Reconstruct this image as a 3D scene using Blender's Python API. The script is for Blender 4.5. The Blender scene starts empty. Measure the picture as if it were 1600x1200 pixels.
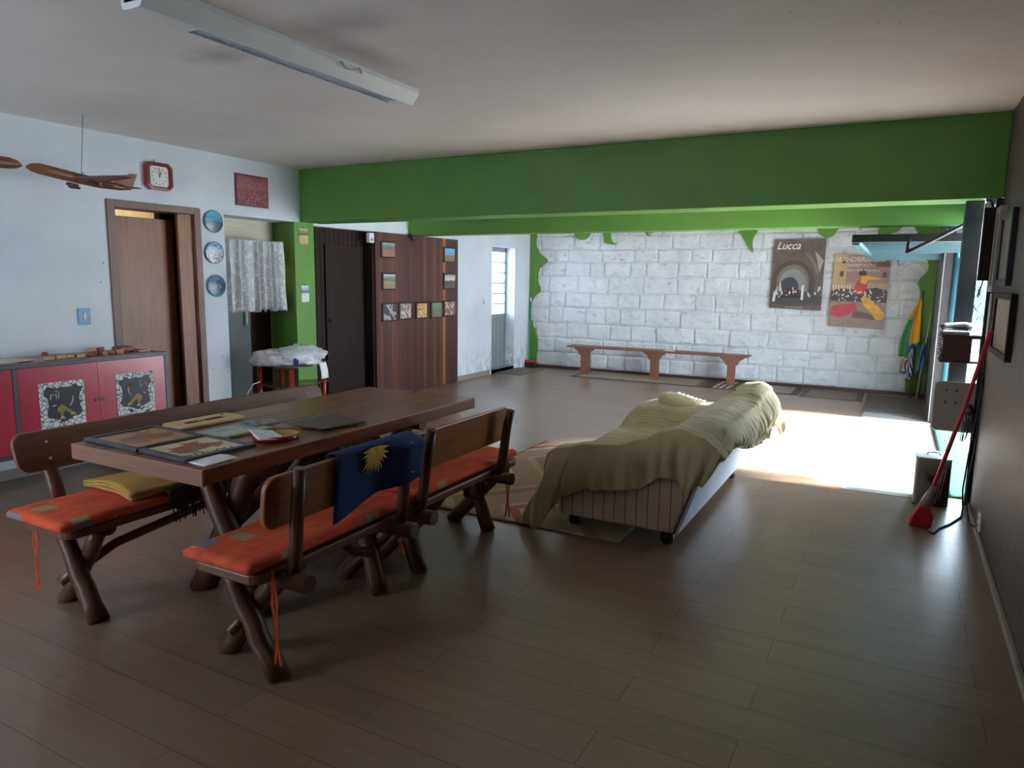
import bpy, bmesh, math, random
from mathutils import Vector, Matrix, noise
random.seed(7)
S = bpy.context.scene
C = S.collection
R = math.radians
PI = math.pi

# ---------------------------------------------------------------- camera
CAMH = 1.5
F_PX, YAW, PITCH, ROLL = 1108.2, 0.495275, 0.146907, 0.0137944
cd = bpy.data.cameras.new('camera')
cam = bpy.data.objects.new('camera', cd); C.objects.link(cam)
cd.sensor_width = 36.0
cd.lens = F_PX / 1600 * 36.0
cd.clip_start = 0.02
f = Vector((-math.sin(YAW) * math.cos(PITCH), math.cos(YAW) * math.cos(PITCH), -math.sin(PITCH)))
r = Vector((math.cos(YAW), math.sin(YAW), 0)); u = r.cross(f)
r2 = math.cos(ROLL) * r + math.sin(ROLL) * u; u2 = -math.sin(ROLL) * r + math.cos(ROLL) * u
mw = Matrix((r2, u2, -f)).transposed().to_4x4(); mw.translation = (0, 0, CAMH)
cam.matrix_world = mw
S.camera = cam

# ---------------------------------------------------------------- world, sun, exposure
W = bpy.data.worlds.new('sky'); S.world = W; W.use_nodes = True
wn = W.node_tree; wn.nodes.clear()
wo = wn.nodes.new('ShaderNodeOutputWorld'); wb = wn.nodes.new('ShaderNodeBackground')
wg = wn.nodes.new('ShaderNodeTexGradient'); wm = wn.nodes.new('ShaderNodeMapping'); wt = wn.nodes.new('ShaderNodeTexCoord')
wr = wn.nodes.new('ShaderNodeValToRGB')
wm.inputs['Rotation'].default_value = (0, R(90), 0)
wn.links.new(wt.outputs['Generated'], wm.inputs['Vector']); wn.links.new(wm.outputs['Vector'], wg.inputs['Vector'])
wn.links.new(wg.outputs['Fac'], wr.inputs['Fac']); wn.links.new(wr.outputs['Color'], wb.inputs['Color'])
wr.color_ramp.elements[0].color = (0.76, 0.87, 1.0, 1); wr.color_ramp.elements[1].color = (0.62, 0.80, 1.0, 1)
wb.inputs['Strength'].default_value = 11.0
wn.links.new(wb.outputs['Background'], wo.inputs['Surface'])
sl = bpy.data.lights.new('sun', 'SUN'); so = bpy.data.objects.new('sun', sl); C.objects.link(so)
sl.energy = 60.0; sl.angle = R(9.0); sl.color = (0.97, 0.98, 1.0)
so.rotation_euler = (Vector((-1.0, -0.03, -0.72))).to_track_quat('-Z', 'Y').to_euler()
def portal(name, loc, target, sx, sy):
    l = bpy.data.lights.new(name, 'AREA'); o = bpy.data.objects.new(name, l); C.objects.link(o)
    l.shape = 'RECTANGLE'; l.size = sx; l.size_y = sy; l.cycles.is_portal = True
    o.location = loc; o.rotation_euler = (Vector(target)).to_track_quat('-Z', 'Z').to_euler()
    return o
portal('portal_garage', (0.62, 7.3, 1.0), (-1, 0, 0), 3.3, 2.0)
portal('portal_front', (-4.75, -1.36, 1.5), (0, 1, 0), 1.1, 1.2)
portal('portal_back_door', (-5.95, 10.05, 1.4), (1, 0, 0), 0.72, 1.2)
S.view_settings.view_transform = 'Standard'; S.view_settings.look = 'None'
S.view_settings.exposure = 0.62; S.view_settings.gamma = 1.0; S.view_settings.use_curve_mapping = False
S.cycles.max_bounces = 8; S.cycles.diffuse_bounces = 5
S.cycles.sample_clamp_indirect = 6.0
try:
    S.cycles.use_denoising = True; S.cycles.denoiser = 'OPENIMAGEDENOISE'
except Exception: pass

# ---------------------------------------------------------------- materials
def lin(c):
    return tuple(((x / 12.92) if x <= 0.04045 else ((x + 0.055) / 1.055) ** 2.4) for x in [v / 255 for v in c]) + (1,)
class NT:
    def __init__(s, name):
        s.m = bpy.data.materials.new(name); s.m.use_nodes = True
        s.t = s.m.node_tree; s.b = s.t.nodes['Principled BSDF']; s.tc = None
    def n(s, typ, **kw):
        x = s.t.nodes.new('ShaderNode' + typ)
        for k, v in kw.items():
            if k in x.inputs: x.inputs[k].default_value = v
            else: setattr(x, k, v)
        return x
    def l(s, a, b): s.t.links.new(a, b)
    def co(s, scale=(1, 1, 1), rot=(0, 0, 0), loc=(0, 0, 0), which='Object'):
        if not s.tc: s.tc = s.n('TexCoord')
        mp = s.n('Mapping'); mp.inputs['Scale'].default_value = scale; mp.inputs['Rotation'].default_value = rot; mp.inputs['Location'].default_value = loc
        s.l(s.tc.outputs[which], mp.inputs['Vector']); return mp.outputs['Vector']
    def noise(s, vec, scale=5, detail=4, rough=.55, dist=0):
        x = s.n('TexNoise'); x.inputs['Scale'].default_value = scale; x.inputs['Detail'].default_value = detail
        x.inputs['Roughness'].default_value = rough; x.inputs['Distortion'].default_value = dist
        s.l(vec, x.inputs['Vector']); return x.outputs['Fac']
    def ramp(s, fac, stops, interp='LINEAR'):
        x = s.n('ValToRGB'); cr = x.color_ramp; cr.interpolation = interp
        while len(cr.elements) < len(stops): cr.elements.new(0.5)
        for e, (p, c) in zip(cr.elements, stops):
            e.position = p; e.color = c if len(c) == 4 else tuple(c) + (1,)
        s.l(fac, x.inputs['Fac']); return x.outputs['Color']
    def mix(s, fac, a, b, typ='MIX'):
        x = s.n('MixRGB', blend_type=typ)
        for sock, v in (('Fac', fac), ('Color1', a), ('Color2', b)):
            if hasattr(v, 'is_linked') or hasattr(v, 'links'): s.l(v, x.inputs[sock])
            else: x.inputs[sock].default_value = v
        return x.outputs['Color']
    def bump(s, h, strength=.3, dist=.01):
        x = s.n('Bump'); x.inputs['Strength'].default_value = strength; x.inputs['Distance'].default_value = dist
        s.l(h, x.inputs['Height']); s.l(x.outputs['Normal'], s.b.inputs['Normal'])
    def math(s, op, a, b=0):
        x = s.n('Math', operation=op)
        for i, v in enumerate((a, b)):
            if hasattr(v, 'links'): s.l(v, x.inputs[i])
            else: x.inputs[i].default_value = v
        return x.outputs[0]
    def fin(s, col=None, rough=.6, metal=0, spec=None):
        if col is not None:
            if hasattr(col, 'links'): s.l(col, s.b.inputs['Base Color'])
            else: s.b.inputs['Base Color'].default_value = col
        if hasattr(rough, 'links'): s.l(rough, s.b.inputs['Roughness'])
        else: s.b.inputs['Roughness'].default_value = rough
        s.b.inputs['Metallic'].default_value = metal
        if spec is not None: s.b.inputs['Specular IOR Level'].default_value = spec
        return s.m
def plain(name, c, rough=.6, metal=0, var=.12, scale=8, bump=0, bscale=60, spec=None):
    n = NT(name); c = lin(c); v = n.co()
    f_ = n.noise(v, scale)
    c2 = tuple(x * (1 - var) for x in c[:3]) + (1,); c1 = tuple(min(1, x * (1 + var)) for x in c[:3]) + (1,)
    col = n.ramp(f_, [(.3, c2), (.7, c1)])
    if bump: n.bump(n.noise(v, bscale, 3), bump, .004)
    return n.fin(col, rough, metal, spec)
def wood(name, c1, c2, axis='y', rough=.5, scale=1.0, spec=None, bump=.15):
    n = NT(name); st = {'x': (1, 14, 14), 'y': (14, 1, 14), 'z': (14, 14, 1)}[axis]
    v = n.co(tuple(a * scale for a in st)); f1 = n.noise(v, 2.2, 5, .6, 1.2)
    v2 = n.co((2, 2, 2)); f2 = n.noise(v2, 1.5, 2)
    f3 = n.math('ADD', n.math('MULTIPLY', f1, .75), n.math('MULTIPLY', f2, .25))
    col = n.ramp(f3, [(.32, lin(c1)), (.66, lin(c2))]); n.bump(f1, bump, .003)
    return n.fin(col, rough, 0, spec)
MT = {}
# plaster walls: white with small specks, and grime low down by the back door
def mk_plaster():
    n = NT('white_plaster'); v = n.co()
    base = n.ramp(n.noise(v, 1.2, 4), [(.3, lin((206, 214, 222))), (.75, lin((232, 237, 241)))])
    sp = n.n('TexVoronoi', feature='F1'); n.l(v, sp.inputs['Vector']); sp.inputs['Scale'].default_value = 5.5
    spots = n.math('LESS_THAN', sp.outputs['Distance'], .035)
    gate = n.math('GREATER_THAN', n.noise(v, .9, 1), .5)
    col = n.mix(n.math('MULTIPLY', spots, gate), base, lin((120, 105, 95)))
    sx = n.n('SeparateXYZ'); n.l(v, sx.inputs[0])
    low = n.n('MapRange'); n.l(sx.outputs['Z'], low.inputs['Value']); low.inputs['From Min'].default_value = .55; low.inputs['From Max'].default_value = .0
    fary = n.n('MapRange'); n.l(sx.outputs['Y'], fary.inputs['Value']); fary.inputs['From Min'].default_value = 8.2; fary.inputs['From Max'].default_value = 9.6
    d = n.math('MULTIPLY', n.math('MULTIPLY', low.outputs[0], fary.outputs[0]), n.math('GREATER_THAN', n.noise(n.co((1, 3, 1)), 5, 5, .65), .5))
    col = n.mix(n.math('MULTIPLY', d, .6), col, lin((120, 122, 118)))
    n.bump(n.noise(v, 60, 3), .15, .003)
    return n.fin(col, .85)
MT['plaster'] = mk_plaster()
def mk_ceiling():
    n = NT('ceiling_paint'); v = n.co()
    base = n.ramp(n.noise(v, .8, 5), [(.3, lin((212, 207, 202))), (.72, lin((230, 226, 222)))])
    # board-cast concrete: faint bright joints across, fly specks, dark stains beside the lamp
    w = n.n('TexWave', wave_type='BANDS', bands_direction='Y'); n.l(n.co((1, 1, 1)), w.inputs['Vector']); w.inputs['Scale'].default_value = .55; w.inputs['Distortion'].default_value = .25
    j = n.math('GREATER_THAN', w.outputs['Fac'], .9989)
    gate = n.math('GREATER_THAN', n.noise(v, 1.1, 2), .53)
    col = n.mix(n.math('MULTIPLY', n.math('MULTIPLY', j, gate), .5), base, lin((238, 232, 225)))
    sp = n.n('TexVoronoi', feature='F1'); n.l(v, sp.inputs['Vector']); sp.inputs['Scale'].default_value = 9
    spots = n.math('MULTIPLY', n.math('LESS_THAN', sp.outputs['Distance'], .04), n.math('GREATER_THAN', n.noise(v, .7, 1), .52))
    col = n.mix(spots, col, lin((95, 85, 78)))
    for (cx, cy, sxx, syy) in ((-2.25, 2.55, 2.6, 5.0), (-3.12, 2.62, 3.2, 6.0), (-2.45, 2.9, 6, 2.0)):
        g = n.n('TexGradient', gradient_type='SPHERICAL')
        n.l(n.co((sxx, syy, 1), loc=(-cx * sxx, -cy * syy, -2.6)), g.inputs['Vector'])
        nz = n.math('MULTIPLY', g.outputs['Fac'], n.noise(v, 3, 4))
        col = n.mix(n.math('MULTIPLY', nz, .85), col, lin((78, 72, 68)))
    n.bump(n.noise(n.co((3, .6, 1)), 10, 4), .25, .006)
    return n.fin(col, .8)
MT['ceil'] = mk_ceiling()
def mk_floor():
    n = NT('laminate_planks'); v = n.co((1, 1, 1), loc=(.35, .02, 0))
    b = n.n('TexBrick'); n.l(v, b.inputs['Vector'])
    b.offset = .37; b.offset_frequency = 2; b.squash = 1
    b.inputs['Scale'].default_value = 1; b.inputs['Brick Width'].default_value = 1.15; b.inputs['Row Height'].default_value = .19
    b.inputs['Mortar Size'].default_value = .0018; b.inputs['Mortar Smooth'].default_value = .2; b.inputs['Bias'].default_value = 0
    b.inputs['Color1'].default_value = lin((150, 126, 106)); b.inputs['Color2'].default_value = lin((138, 115, 96))
    b.inputs['Mortar'].default_value = lin((46, 36, 30))
    g = n.noise(n.co((1.4, 16, 1)), 1.6, 5, .6, 0)
    col = n.mix(.75, b.outputs['Color'], n.ramp(g, [(.28, lin((184, 172, 162))), (.5, lin((218, 208, 198))), (.8, lin((238, 230, 222)))]), 'MULTIPLY')
    big = n.noise(n.co((1, 1, 1)), .7, 3)
    col = n.mix(n.math('MULTIPLY', big, .25), col, lin((120, 100, 84)))
    hb = n.math('ADD', n.math('MULTIPLY', b.outputs['Fac'], -1.0), n.math('MULTIPLY', g, .03))
    n.bump(hb, .2, .002)
    return n.fin(col, .33, 0, .9)
MT['floor'] = mk_floor()
def mk_stone():
    n = NT('white_painted_stone'); v = n.co()
    base = n.ramp(n.noise(v, 2.0, 4), [(.3, lin((214, 217, 220))), (.7, lin((238, 240, 242)))])
    grime = n.noise(n.co((1.2, 1.2, 2.2)), 6, 7, .75)
    col = n.mix(n.ramp(grime, [(.55, (0,) * 3), (.70, (.7,) * 3)]), base, lin((140, 140, 138)))
    n.bump(n.noise(v, 14, 6, .7), .8, .03)
    return n.fin(col, .75)
MT['stone'] = mk_stone()
MT['green'] = plain('green_paint', (78, 123, 44), .55, var=.07, scale=3, bump=.12, bscale=25)
MT['green_dark_edge'] = MT['green']
def mk_clad():
    n = NT('dark_wood_boards'); v = n.co()
    sx = n.n('SeparateXYZ'); n.l(v, sx.inputs[0])
    idx = n.math('FLOOR', n.math('DIVIDE', sx.outputs['Y'], .0765)); 
    wn_ = n.n('TexWhiteNoise', noise_dimensions='1D'); n.l(idx, wn_.inputs['W'])
    bc = n.ramp(wn_.outputs['Value'], [(0, lin((64, 37, 35))), (.55, lin((80, 46, 39))), (.75, lin((98, 57, 42))), (.93, lin((112, 66, 44))), (.97, lin((168, 104, 52)))])
    gr = n.noise(n.co((20, 20, 1.1)), 2.5, 5)
    col = n.mix(.6, bc, n.ramp(gr, [(.3, (.45,) * 3), (.7, (1,) * 3)]), 'MULTIPLY')
    fr = n.math('FRACT', n.math('DIVIDE', sx.outputs['Y'], .0765))
    gap = n.math('LESS_THAN', fr, .09)
    col = n.mix(gap, col, lin((28, 16, 14)))
    n.bump(n.math('SUBTRACT', 1, gap), .6, .006)
    return n.fin(col, .45)
MT['clad'] = mk_clad()
def mk_rwall():
    n = NT('grey_wood_panelling'); v = n.co()
    sx = n.n('SeparateXYZ'); n.l(v, sx.inputs[0])
    fr = n.math('FRACT', n.math('DIVIDE', sx.outputs['Y'], .1)); gap = n.math('LESS_THAN', fr, .07)
    gr = n.noise(n.co((12, 24, .8)), 2, 6, .65)
    col = n.ramp(gr, [(.3, lin((58, 50, 49))), (.55, lin((80, 70, 67))), (.8, lin((100, 90, 86)))])
    col = n.mix(gap, col, lin((42, 35, 33)))
    n.bump(n.math('SUBTRACT', 1, gap), .6, .006)
    return n.fin(col, .6)
MT['rwall'] = mk_rwall()
MT['door_brown'] = wood('brown_door_wood', (100, 56, 28), (134, 80, 42), 'z', .45)
MT['frame_brown'] = wood('door_frame_wood', (92, 64, 56), (116, 84, 74), 'z', .5)
MT['dark_door'] = wood('blackish_brown_wood', (22, 13, 11), (38, 22, 18), 'z', .6, 1.0, .2)
MT['cream'] = plain('cream_tile', (232, 214, 180), .5)
MT['beige_wood'] = wood('pale_board', (186, 178, 158), (206, 198, 180), 'y', .7)
MT['table_wood'] = wood('varnished_table_wood', (92, 50, 29), (128, 74, 44), 'y', .3)
MT['end_wood'] = wood('lit_table_end', (122, 82, 58), (148, 102, 74), 'x', .5)  # lighter than the tabletop, light on the near end put into the colour
MT['log'] = wood('dark_log', (64, 38, 26), (98, 60, 41), 'z', .38)
MT['bench_back'] = wood('bench_board_wood', (120, 64, 26), (166, 98, 44), 'y', .4)
MT['bench_seat'] = wood('bench_seat_wood', (88, 52, 34), (120, 76, 52), 'y', .45)
MT['plank_bench'] = wood('reddish_plank_wood', (104, 66, 50), (136, 90, 70), 'x', .55)
MT['black'] = plain('black_paint', (22, 22, 24), .45)
MT['dark_metal'] = plain('dark_metal', (52, 56, 58), .5, .2)
MT['charcoal'] = plain('charcoal_frame', (70, 70, 78), .45)
MT['white_metal'] = plain('white_enamel', (222, 226, 226), .35, var=.04)
MT['grey_metal'] = plain('grey_painted_metal', (128, 136, 138), .5, var=.05)
MT['chrome'] = plain('louvre_aluminium', (225, 230, 236), .3, .3, var=.05)
MT['white_plastic'] = plain('white_plastic', (232, 232, 228), .4, var=.04)
MT['paper'] = plain('paper', (238, 238, 240), .8, var=.03)
MT['red_plastic'] = plain('red_plastic', (188, 26, 44), .35, var=.08)
MT['red_bristle'] = plain('red_bristles', (170, 20, 38), .8, var=.3, scale=60, bump=.5, bscale=200)
MT['red_tube'] = plain('red_tube', (150, 36, 24), .25, .3, var=.06)
MT['cyan'] = plain('cyan_paint', (44, 72, 78), .5, var=.06)
MT['cyan_wall'] = plain('cyan_wall_paint', (84, 160, 176), .7, var=.05)
MT['concrete'] = plain('pale_concrete', (205, 206, 202), .85, var=.08, scale=4)
MT['mat_teal'] = plain('teal_mat', (10, 78, 64), .8, var=.18, scale=40, bump=.5, bscale=120)
MT['jamb_brown'] = plain('dark_red_brown_paint', (24, 13, 12), .6)
MT['wood_red'] = wood('red_brown_wood', (60, 34, 30), (84, 50, 44), 'z', .45)
MT['phone'] = plain('grey_phone_plastic', (98, 98, 100), .4, var=.04)
MT['beige_panel'] = plain('beige_grey_panel', (142, 132, 122), .45, var=.05)
MT['mortar'] = plain('mortar_white', (196, 200, 204), .85)
MT['crimson'] = plain('crimson_lacquer', (176, 40, 66), .28, var=.06, scale=2)
MT['vinyl_white'] = plain('white_vinyl_fabric', (196, 200, 212), .6, var=.05, scale=3, bump=.25, bscale=120)
def stripes(name, axis, period, duty, c1, c2, rough=.8, shift=0):
    n = NT(name); sx = n.n('SeparateXYZ'); n.l(n.co(), sx.inputs[0])
    fr = n.math('FRACT', n.math('DIVIDE', n.math('ADD', sx.outputs[axis], shift), period)); g = n.math('LESS_THAN', fr, duty)
    base = n.ramp(n.noise(n.co(), 6, 3), [(.3, tuple(x * .88 for x in lin(c1)[:3])), (.7, lin(c1))])
    col = n.mix(g, base, lin(c2)); return n.fin(col, rough)
MT['sofa_stripe'] = stripes('striped_sofa_fabric', 'X', .067, .07, (206, 178, 158), (120, 56, 46))
def mk_blanket():
    n = NT('olive_bedspread'); v = n.co()
    base = n.ramp(n.noise(v, 3, 4), [(.3, lin((164, 148, 104))), (.7, lin((188, 174, 132)))])
    w = n.n('TexWave', wave_type='BANDS', bands_direction='Y'); n.l(v, w.inputs['Vector']); w.inputs['Scale'].default_value = 9; w.inputs['Distortion'].default_value = 5; w.inputs['Detail'].default_value = 2
    n.bump(n.math('ADD', n.math('MULTIPLY', w.outputs['Fac'], .7), n.noise(v, 35, 4)), .35, .006)
    n.b.inputs['Sheen Weight'].default_value = .3
    return n.fin(base, .9)
MT['blanket'] = mk_blanket()
def mk_cushion():
    n = NT('orange_print_fabric'); v = n.co()
    base = n.ramp(n.noise(n.co((6, 2, 6)), 3, 5), [(.25, lin((176, 60, 32))), (.6, lin((214, 84, 44))), (.9, lin((226, 104, 66)))])
    # scattered rectangular patches in khaki and grey-blue
    bk = n.n('TexBrick'); n.l(n.co((1, 1, 1), loc=(.07, .11, 0)), bk.inputs['Vector']); bk.inputs['Scale'].default_value = 1; bk.inputs['Brick Width'].default_value = .14
    bk.inputs['Row Height'].default_value = .12; bk.inputs['Mortar Size'].default_value = .022; bk.inputs['Mortar Smooth'].default_value = 0
    bk.inputs['Color1'].default_value = (0, 0, 0, 1); bk.inputs['Color2'].default_value = (1, 1, 1, 1); bk.inputs['Mortar'].default_value = (0, 0, 0, 1)
    pick = n.math('GREATER_THAN', bk.outputs['Color'], .8)
    wv = n.n('TexWhiteNoise', noise_dimensions='3D'); 
    sn = n.n('VectorMath', operation='SNAP'); n.l(v, sn.inputs[0]); sn.inputs[1].default_value = (.2, .17, 10); n.l(sn.outputs[0], wv.inputs['Vector'])
    pc = n.ramp(wv.outputs['Value'], [(0, lin((158, 136, 92))), (.5, lin((172, 150, 112))), (.72, lin((112, 116, 128)))], 'CONSTANT')
    col = n.mix(pick, base, pc)
    ln = n.math('GREATER_THAN', n.noise(n.co((3, 40, 3)), 1.2, 2, .5, 2.0), .71)
    col = n.mix(n.math('MULTIPLY', ln, .6), col, lin((220, 190, 150)))
    n.bump(n.noise(v, 14, 4), .35, .01)
    return n.fin(col, .85)
MT['cushion'] = mk_cushion()
def pic(name, stops, scale=30, typ='VORONOI', mixc=(240, 235, 225), amt=.5, thr=.5, rough=.45, z0=0, h=.2, dist=1.0, c2=None):
    """printed picture: colour bands by height plus blotchy detail"""
    n = NT(name); v = n.co()
    sx = n.n('SeparateXYZ'); n.l(v, sx.inputs[0])
    mr = n.n('MapRange'); n.l(sx.outputs['Z'], mr.inputs['Value']); mr.inputs['From Min'].default_value = z0; mr.inputs['From Max'].default_value = z0 + h
    nz = n.noise(v, 3.0 / h, 4, .6)
    fac = n.math('ADD', mr.outputs[0], n.math('MULTIPLY', n.math('SUBTRACT', nz, .5), .45 * dist))
    col = n.ramp(fac, [(p, lin(c)) for p, c in stops])
    if typ == 'VORONOI':
        vo = n.n('TexVoronoi', feature='F1'); n.l(v, vo.inputs['Vector']); vo.inputs['Scale'].default_value = scale; d = vo.outputs['Distance']
    elif typ == 'WAVE':
        vo = n.n('TexWave'); n.l(v, vo.inputs['Vector']); vo.inputs['Scale'].default_value = scale; vo.inputs['Distortion'].default_value = 6; d = vo.outputs['Fac']
    else: d = n.noise(v, scale, 4, .6, .4)
    m = n.math('MULTIPLY', n.math('GREATER_THAN', d, thr), amt)
    col = n.mix(m, col, lin(mixc))
    return n.fin(col, rough)

# ---------------------------------------------------------------- mesh helpers
class MB:
    def __init__(s): s.v = []; s.f = []; s.mi = []; s.smooth = []
    def add(s, vs, fs, mi=0, sm=False):
        o = len(s.v); s.v += [tuple(q) for q in vs]
        for k, fc in enumerate(fs):
            s.f.append(tuple(o + i for i in fc)); s.mi.append(mi[k] if isinstance(mi, list) else mi); s.smooth.append(sm)
        return s
    def box(s, x0, x1, y0, y1, z0, z1, mi=0):
        v = [(x0, y0, z0), (x1, y0, z0), (x1, y1, z0), (x0, y1, z0), (x0, y0, z1), (x1, y0, z1), (x1, y1, z1), (x0, y1, z1)]
        return s.add(v, [(0, 3, 2, 1), (4, 5, 6, 7), (0, 1, 5, 4), (1, 2, 6, 5), (2, 3, 7, 6), (3, 0, 4, 7)], mi)
    def tube(s, pts, rad, seg=10, mi=0, cap=True, wob=0):
        pts = [Vector(p) for p in pts]; n = len(pts)
        if not hasattr(rad, '__len__'): rad = [rad] * n
        vs = []; t0 = (pts[1] - pts[0]).normalized()
        up = Vector((0, 0, 1)) if abs(t0.z) < .9 else Vector((1, 0, 0))
        a = t0.cross(up).normalized()
        for i, p in enumerate(pts):
            t = (pts[min(i + 1, n - 1)] - pts[max(i - 1, 0)]).normalized()
            a = (a - t * a.dot(t)).normalized(); b = t.cross(a)
            for k in range(seg):
                th = 2 * PI * k / seg
                rr = rad[i] * (1 + (wob * noise.noise(Vector((p.x * 9 + k * .8, p.y * 9, p.z * 9))) if wob else 0))
                vs.append(p + (a * math.cos(th) + b * math.sin(th)) * rr)
        fs = [(i * seg + k, i * seg + (k + 1) % seg, (i + 1) * seg + (k + 1) % seg, (i + 1) * seg + k) for i in range(n - 1) for k in range(seg)]
        s.add(vs, fs, mi, True)
        if cap:
            o = len(s.v) - len(vs)
            s.f.append(tuple(o + k for k in reversed(range(seg)))); s.mi.append(mi); s.smooth.append(False)
            s.f.append(tuple(o + (n - 1) * seg + k for k in range(seg))); s.mi.append(mi); s.smooth.append(False)
        return s
    def lathe(s, prof, c=(0, 0, 0), axis='z', seg=24, mi=0, sm=True):
        vs = []
        for (rr, h) in prof:
            for k in range(seg):
                th = 2 * PI * k / seg; a, b = rr * math.cos(th), rr * math.sin(th)
                q = {'z': (a, b, h), 'x': (h, a, b), 'y': (a, h, b)}[axis]
                vs.append((q[0] + c[0], q[1] + c[1], q[2] + c[2]))
        n = len(prof)
        fs = [(i * seg + k, i * seg + (k + 1) % seg, (i + 1) * seg + (k + 1) % seg, (i + 1) * seg + k) for i in range(n - 1) for k in range(seg)]
        if axis == 'y': fs = [tuple(reversed(q)) for q in fs]
        return s.add(vs, fs, mi, sm)
    def prism(s, poly, axis, a, b, mi=0):
        """poly: 2d points; axis 'x' -> (y,z), 'y' -> (x,z), 'z' -> (x,y); extruded a..b"""
        def P(q, h): return {'x': (h, q[0], q[1]), 'y': (q[0], h, q[1]), 'z': (q[0], q[1], h)}[axis]
        n = len(poly); vs = [P(q, a) for q in poly] + [P(q, b) for q in poly]
        fs = [tuple(range(n)), tuple(reversed(range(n, 2 * n)))] + [(i, n + i, n + (i + 1) % n, (i + 1) % n) for i in range(n)]
        return s.add(vs, fs, mi)
    def grid(s, fn, nu, nv, mi=None, sm=True):
        vs = [fn(i / nu, j / nv) for i in range(nu + 1) for j in range(nv + 1)]
        fs = [(i * (nv + 1) + j, (i + 1) * (nv + 1) + j, (i + 1) * (nv + 1) + j + 1, i * (nv + 1) + j + 1) for i in range(nu) for j in range(nv)]
        ms = [mi((i + .5) / nu, (j + .5) / nv) for i in range(nu) for j in range(nv)] if mi else 0
        return s.add(vs, fs, ms, sm)
    def out(s, name, mats, parent=None, bevel=0, bseg=2, recalc=True, solid=0, sub=0):
        off = Vector(parent_world(parent)) if parent else Vector((0, 0, 0))
        me = bpy.data.meshes.new(name); me.from_pydata([tuple(Vector(q) - off) for q in s.v], [], s.f)
        if not isinstance(mats, (list, tuple)): mats = [mats]
        for m in mats: me.materials.append(m)
        for p, mi, sm in zip(me.polygons, s.mi, s.smooth): p.material_index = mi; p.use_smooth = sm
        if recalc:
            bm = bmesh.new(); bm.from_mesh(me); bmesh.ops.recalc_face_normals(bm, faces=bm.faces); bm.to_mesh(me); bm.free()
        me.update()
        o = bpy.data.objects.new(name, me); C.objects.link(o)
        if parent: o.parent = parent
        if solid: md = o.modifiers.new('thick', 'SOLIDIFY'); md.thickness = solid; md.offset = 0
        if bevel: md = o.modifiers.new('bevel', 'BEVEL'); md.width = bevel; md.segments = bseg; md.limit_method = 'ANGLE'; md.angle_limit = R(40)
        if sub: md = o.modifiers.new('sub', 'SUBSURF'); md.levels = sub; md.render_levels = sub
        return o
def parent_world(p):
    v = Vector((0, 0, 0))
    while p is not None: v += Vector(p.location); p = p.parent
    return v
def tag(o, label, cat, group=None, kind=None):
    if label: o['label'] = label
    if cat: o['category'] = cat
    if group: o['group'] = group
    if kind: o['kind'] = kind
    return o
def struct(o, label=None, cat=None): return tag(o, label, cat, None, 'structure')
def thing(name, loc, label, cat, group=None):
    o = bpy.data.objects.new(name, None); o.empty_display_size = .1; C.objects.link(o); o.location = loc
    return tag(o, label, cat, group)
def bx(name, b, mat, parent=None, bevel=0, **k): return MB().box(*b).out(name, mat, parent, bevel, **k)
def text(name, body, size, mat, loc, rot, parent, depth=.001, shear=0, space=1, width=1.0):
    cu = bpy.data.curves.new(name, 'FONT'); cu.body = body; cu.size = size; cu.extrude = depth; cu.shear = shear; cu.space_character = space
    cu.align_x = 'LEFT'; cu.resolution_u = 3
    t = bpy.data.objects.new(name + '_tmp', cu); C.objects.link(t)
    dg = bpy.context.evaluated_depsgraph_get(); me = bpy.data.meshes.new_from_object(t.evaluated_get(dg))
    C.objects.unlink(t); bpy.data.objects.remove(t)
    mtx = Matrix.Translation(Vector(loc) - parent_world(parent)) @ rot.to_4x4() @ Matrix.Diagonal((width, 1, 1, 1))
    me.transform(mtx); me.materials.clear(); me.materials.append(mat)
    o = bpy.data.objects.new(name, me); C.objects.link(o); o.parent = parent; return o
ROT_Y = Matrix(((1, 0, 0), (0, 0, -1), (0, 1, 0)))      # text reading along +x, facing -y
ROT_X = Matrix(((0, 0, 1), (1, 0, 0), (0, 1, 0)))       # text reading along +y, facing +x

# ================================================================= STRUCTURE
LX, BY, CZ = -5.61, 11.04, 2.6
FY = -1.3
struct(MB().box(LX - 1.5, .75, FY - .2, BY + .2, -.12, 0).out('floor', MT['floor']), 'grey-brown laminate plank floor', 'floor')
struct(MB().box(LX - 1.5, .75, FY - .2, BY + .2, CZ, CZ + .15).out('ceiling', MT['ceil']), 'off-white painted concrete ceiling', 'ceiling')
WT = .36
def wall_left():
    m = MB(); ops = [(3.60, 4.36, 0, 2.05), (4.674, 5.553, 0, 2.06), (5.83, 6.83, 0, 2.04), (9.68, 10.43, .06, 2.0)]
    y = FY - .2
    for (a, b, z0, z1) in ops:
        m.box(LX - WT, LX, y, a, 0, CZ); m.box(LX - WT, LX, a, b, z1, CZ)
        if z0: m.box(LX - WT, LX, a, b, 0, z0)
        y = b
    m.box(LX - WT, LX, y, BY + .2, 0, CZ)
    return m.out('wall_left', MT['plaster'])
struct(wall_left(), 'white plaster wall with doorways', 'wall')
struct(MB().box(LX - WT + .001, LX + .004, 5.551, 5.832, 0, 2.062).out('wall_column', MT['green']), 'bright green painted pier beside the lace curtain', 'wall')
# rooms behind the left wall
struct(MB().box(LX - 1.5, LX - 1.4, 3.0, 6.9, 0, CZ).out('wall_hall', MT['cream']))
struct(MB().box(LX - 1.4, LX - WT, 2.95, 3.05, 0, CZ).box(LX - 1.4, LX - WT, 5.75, 5.85, 0, CZ).out('wall_hall_side', MT['cream']))
struct(bx('wall_recess', (LX - WT - .03, LX - WT, 5.80, 6.9, 0, CZ), MT['dark_door']))
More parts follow.
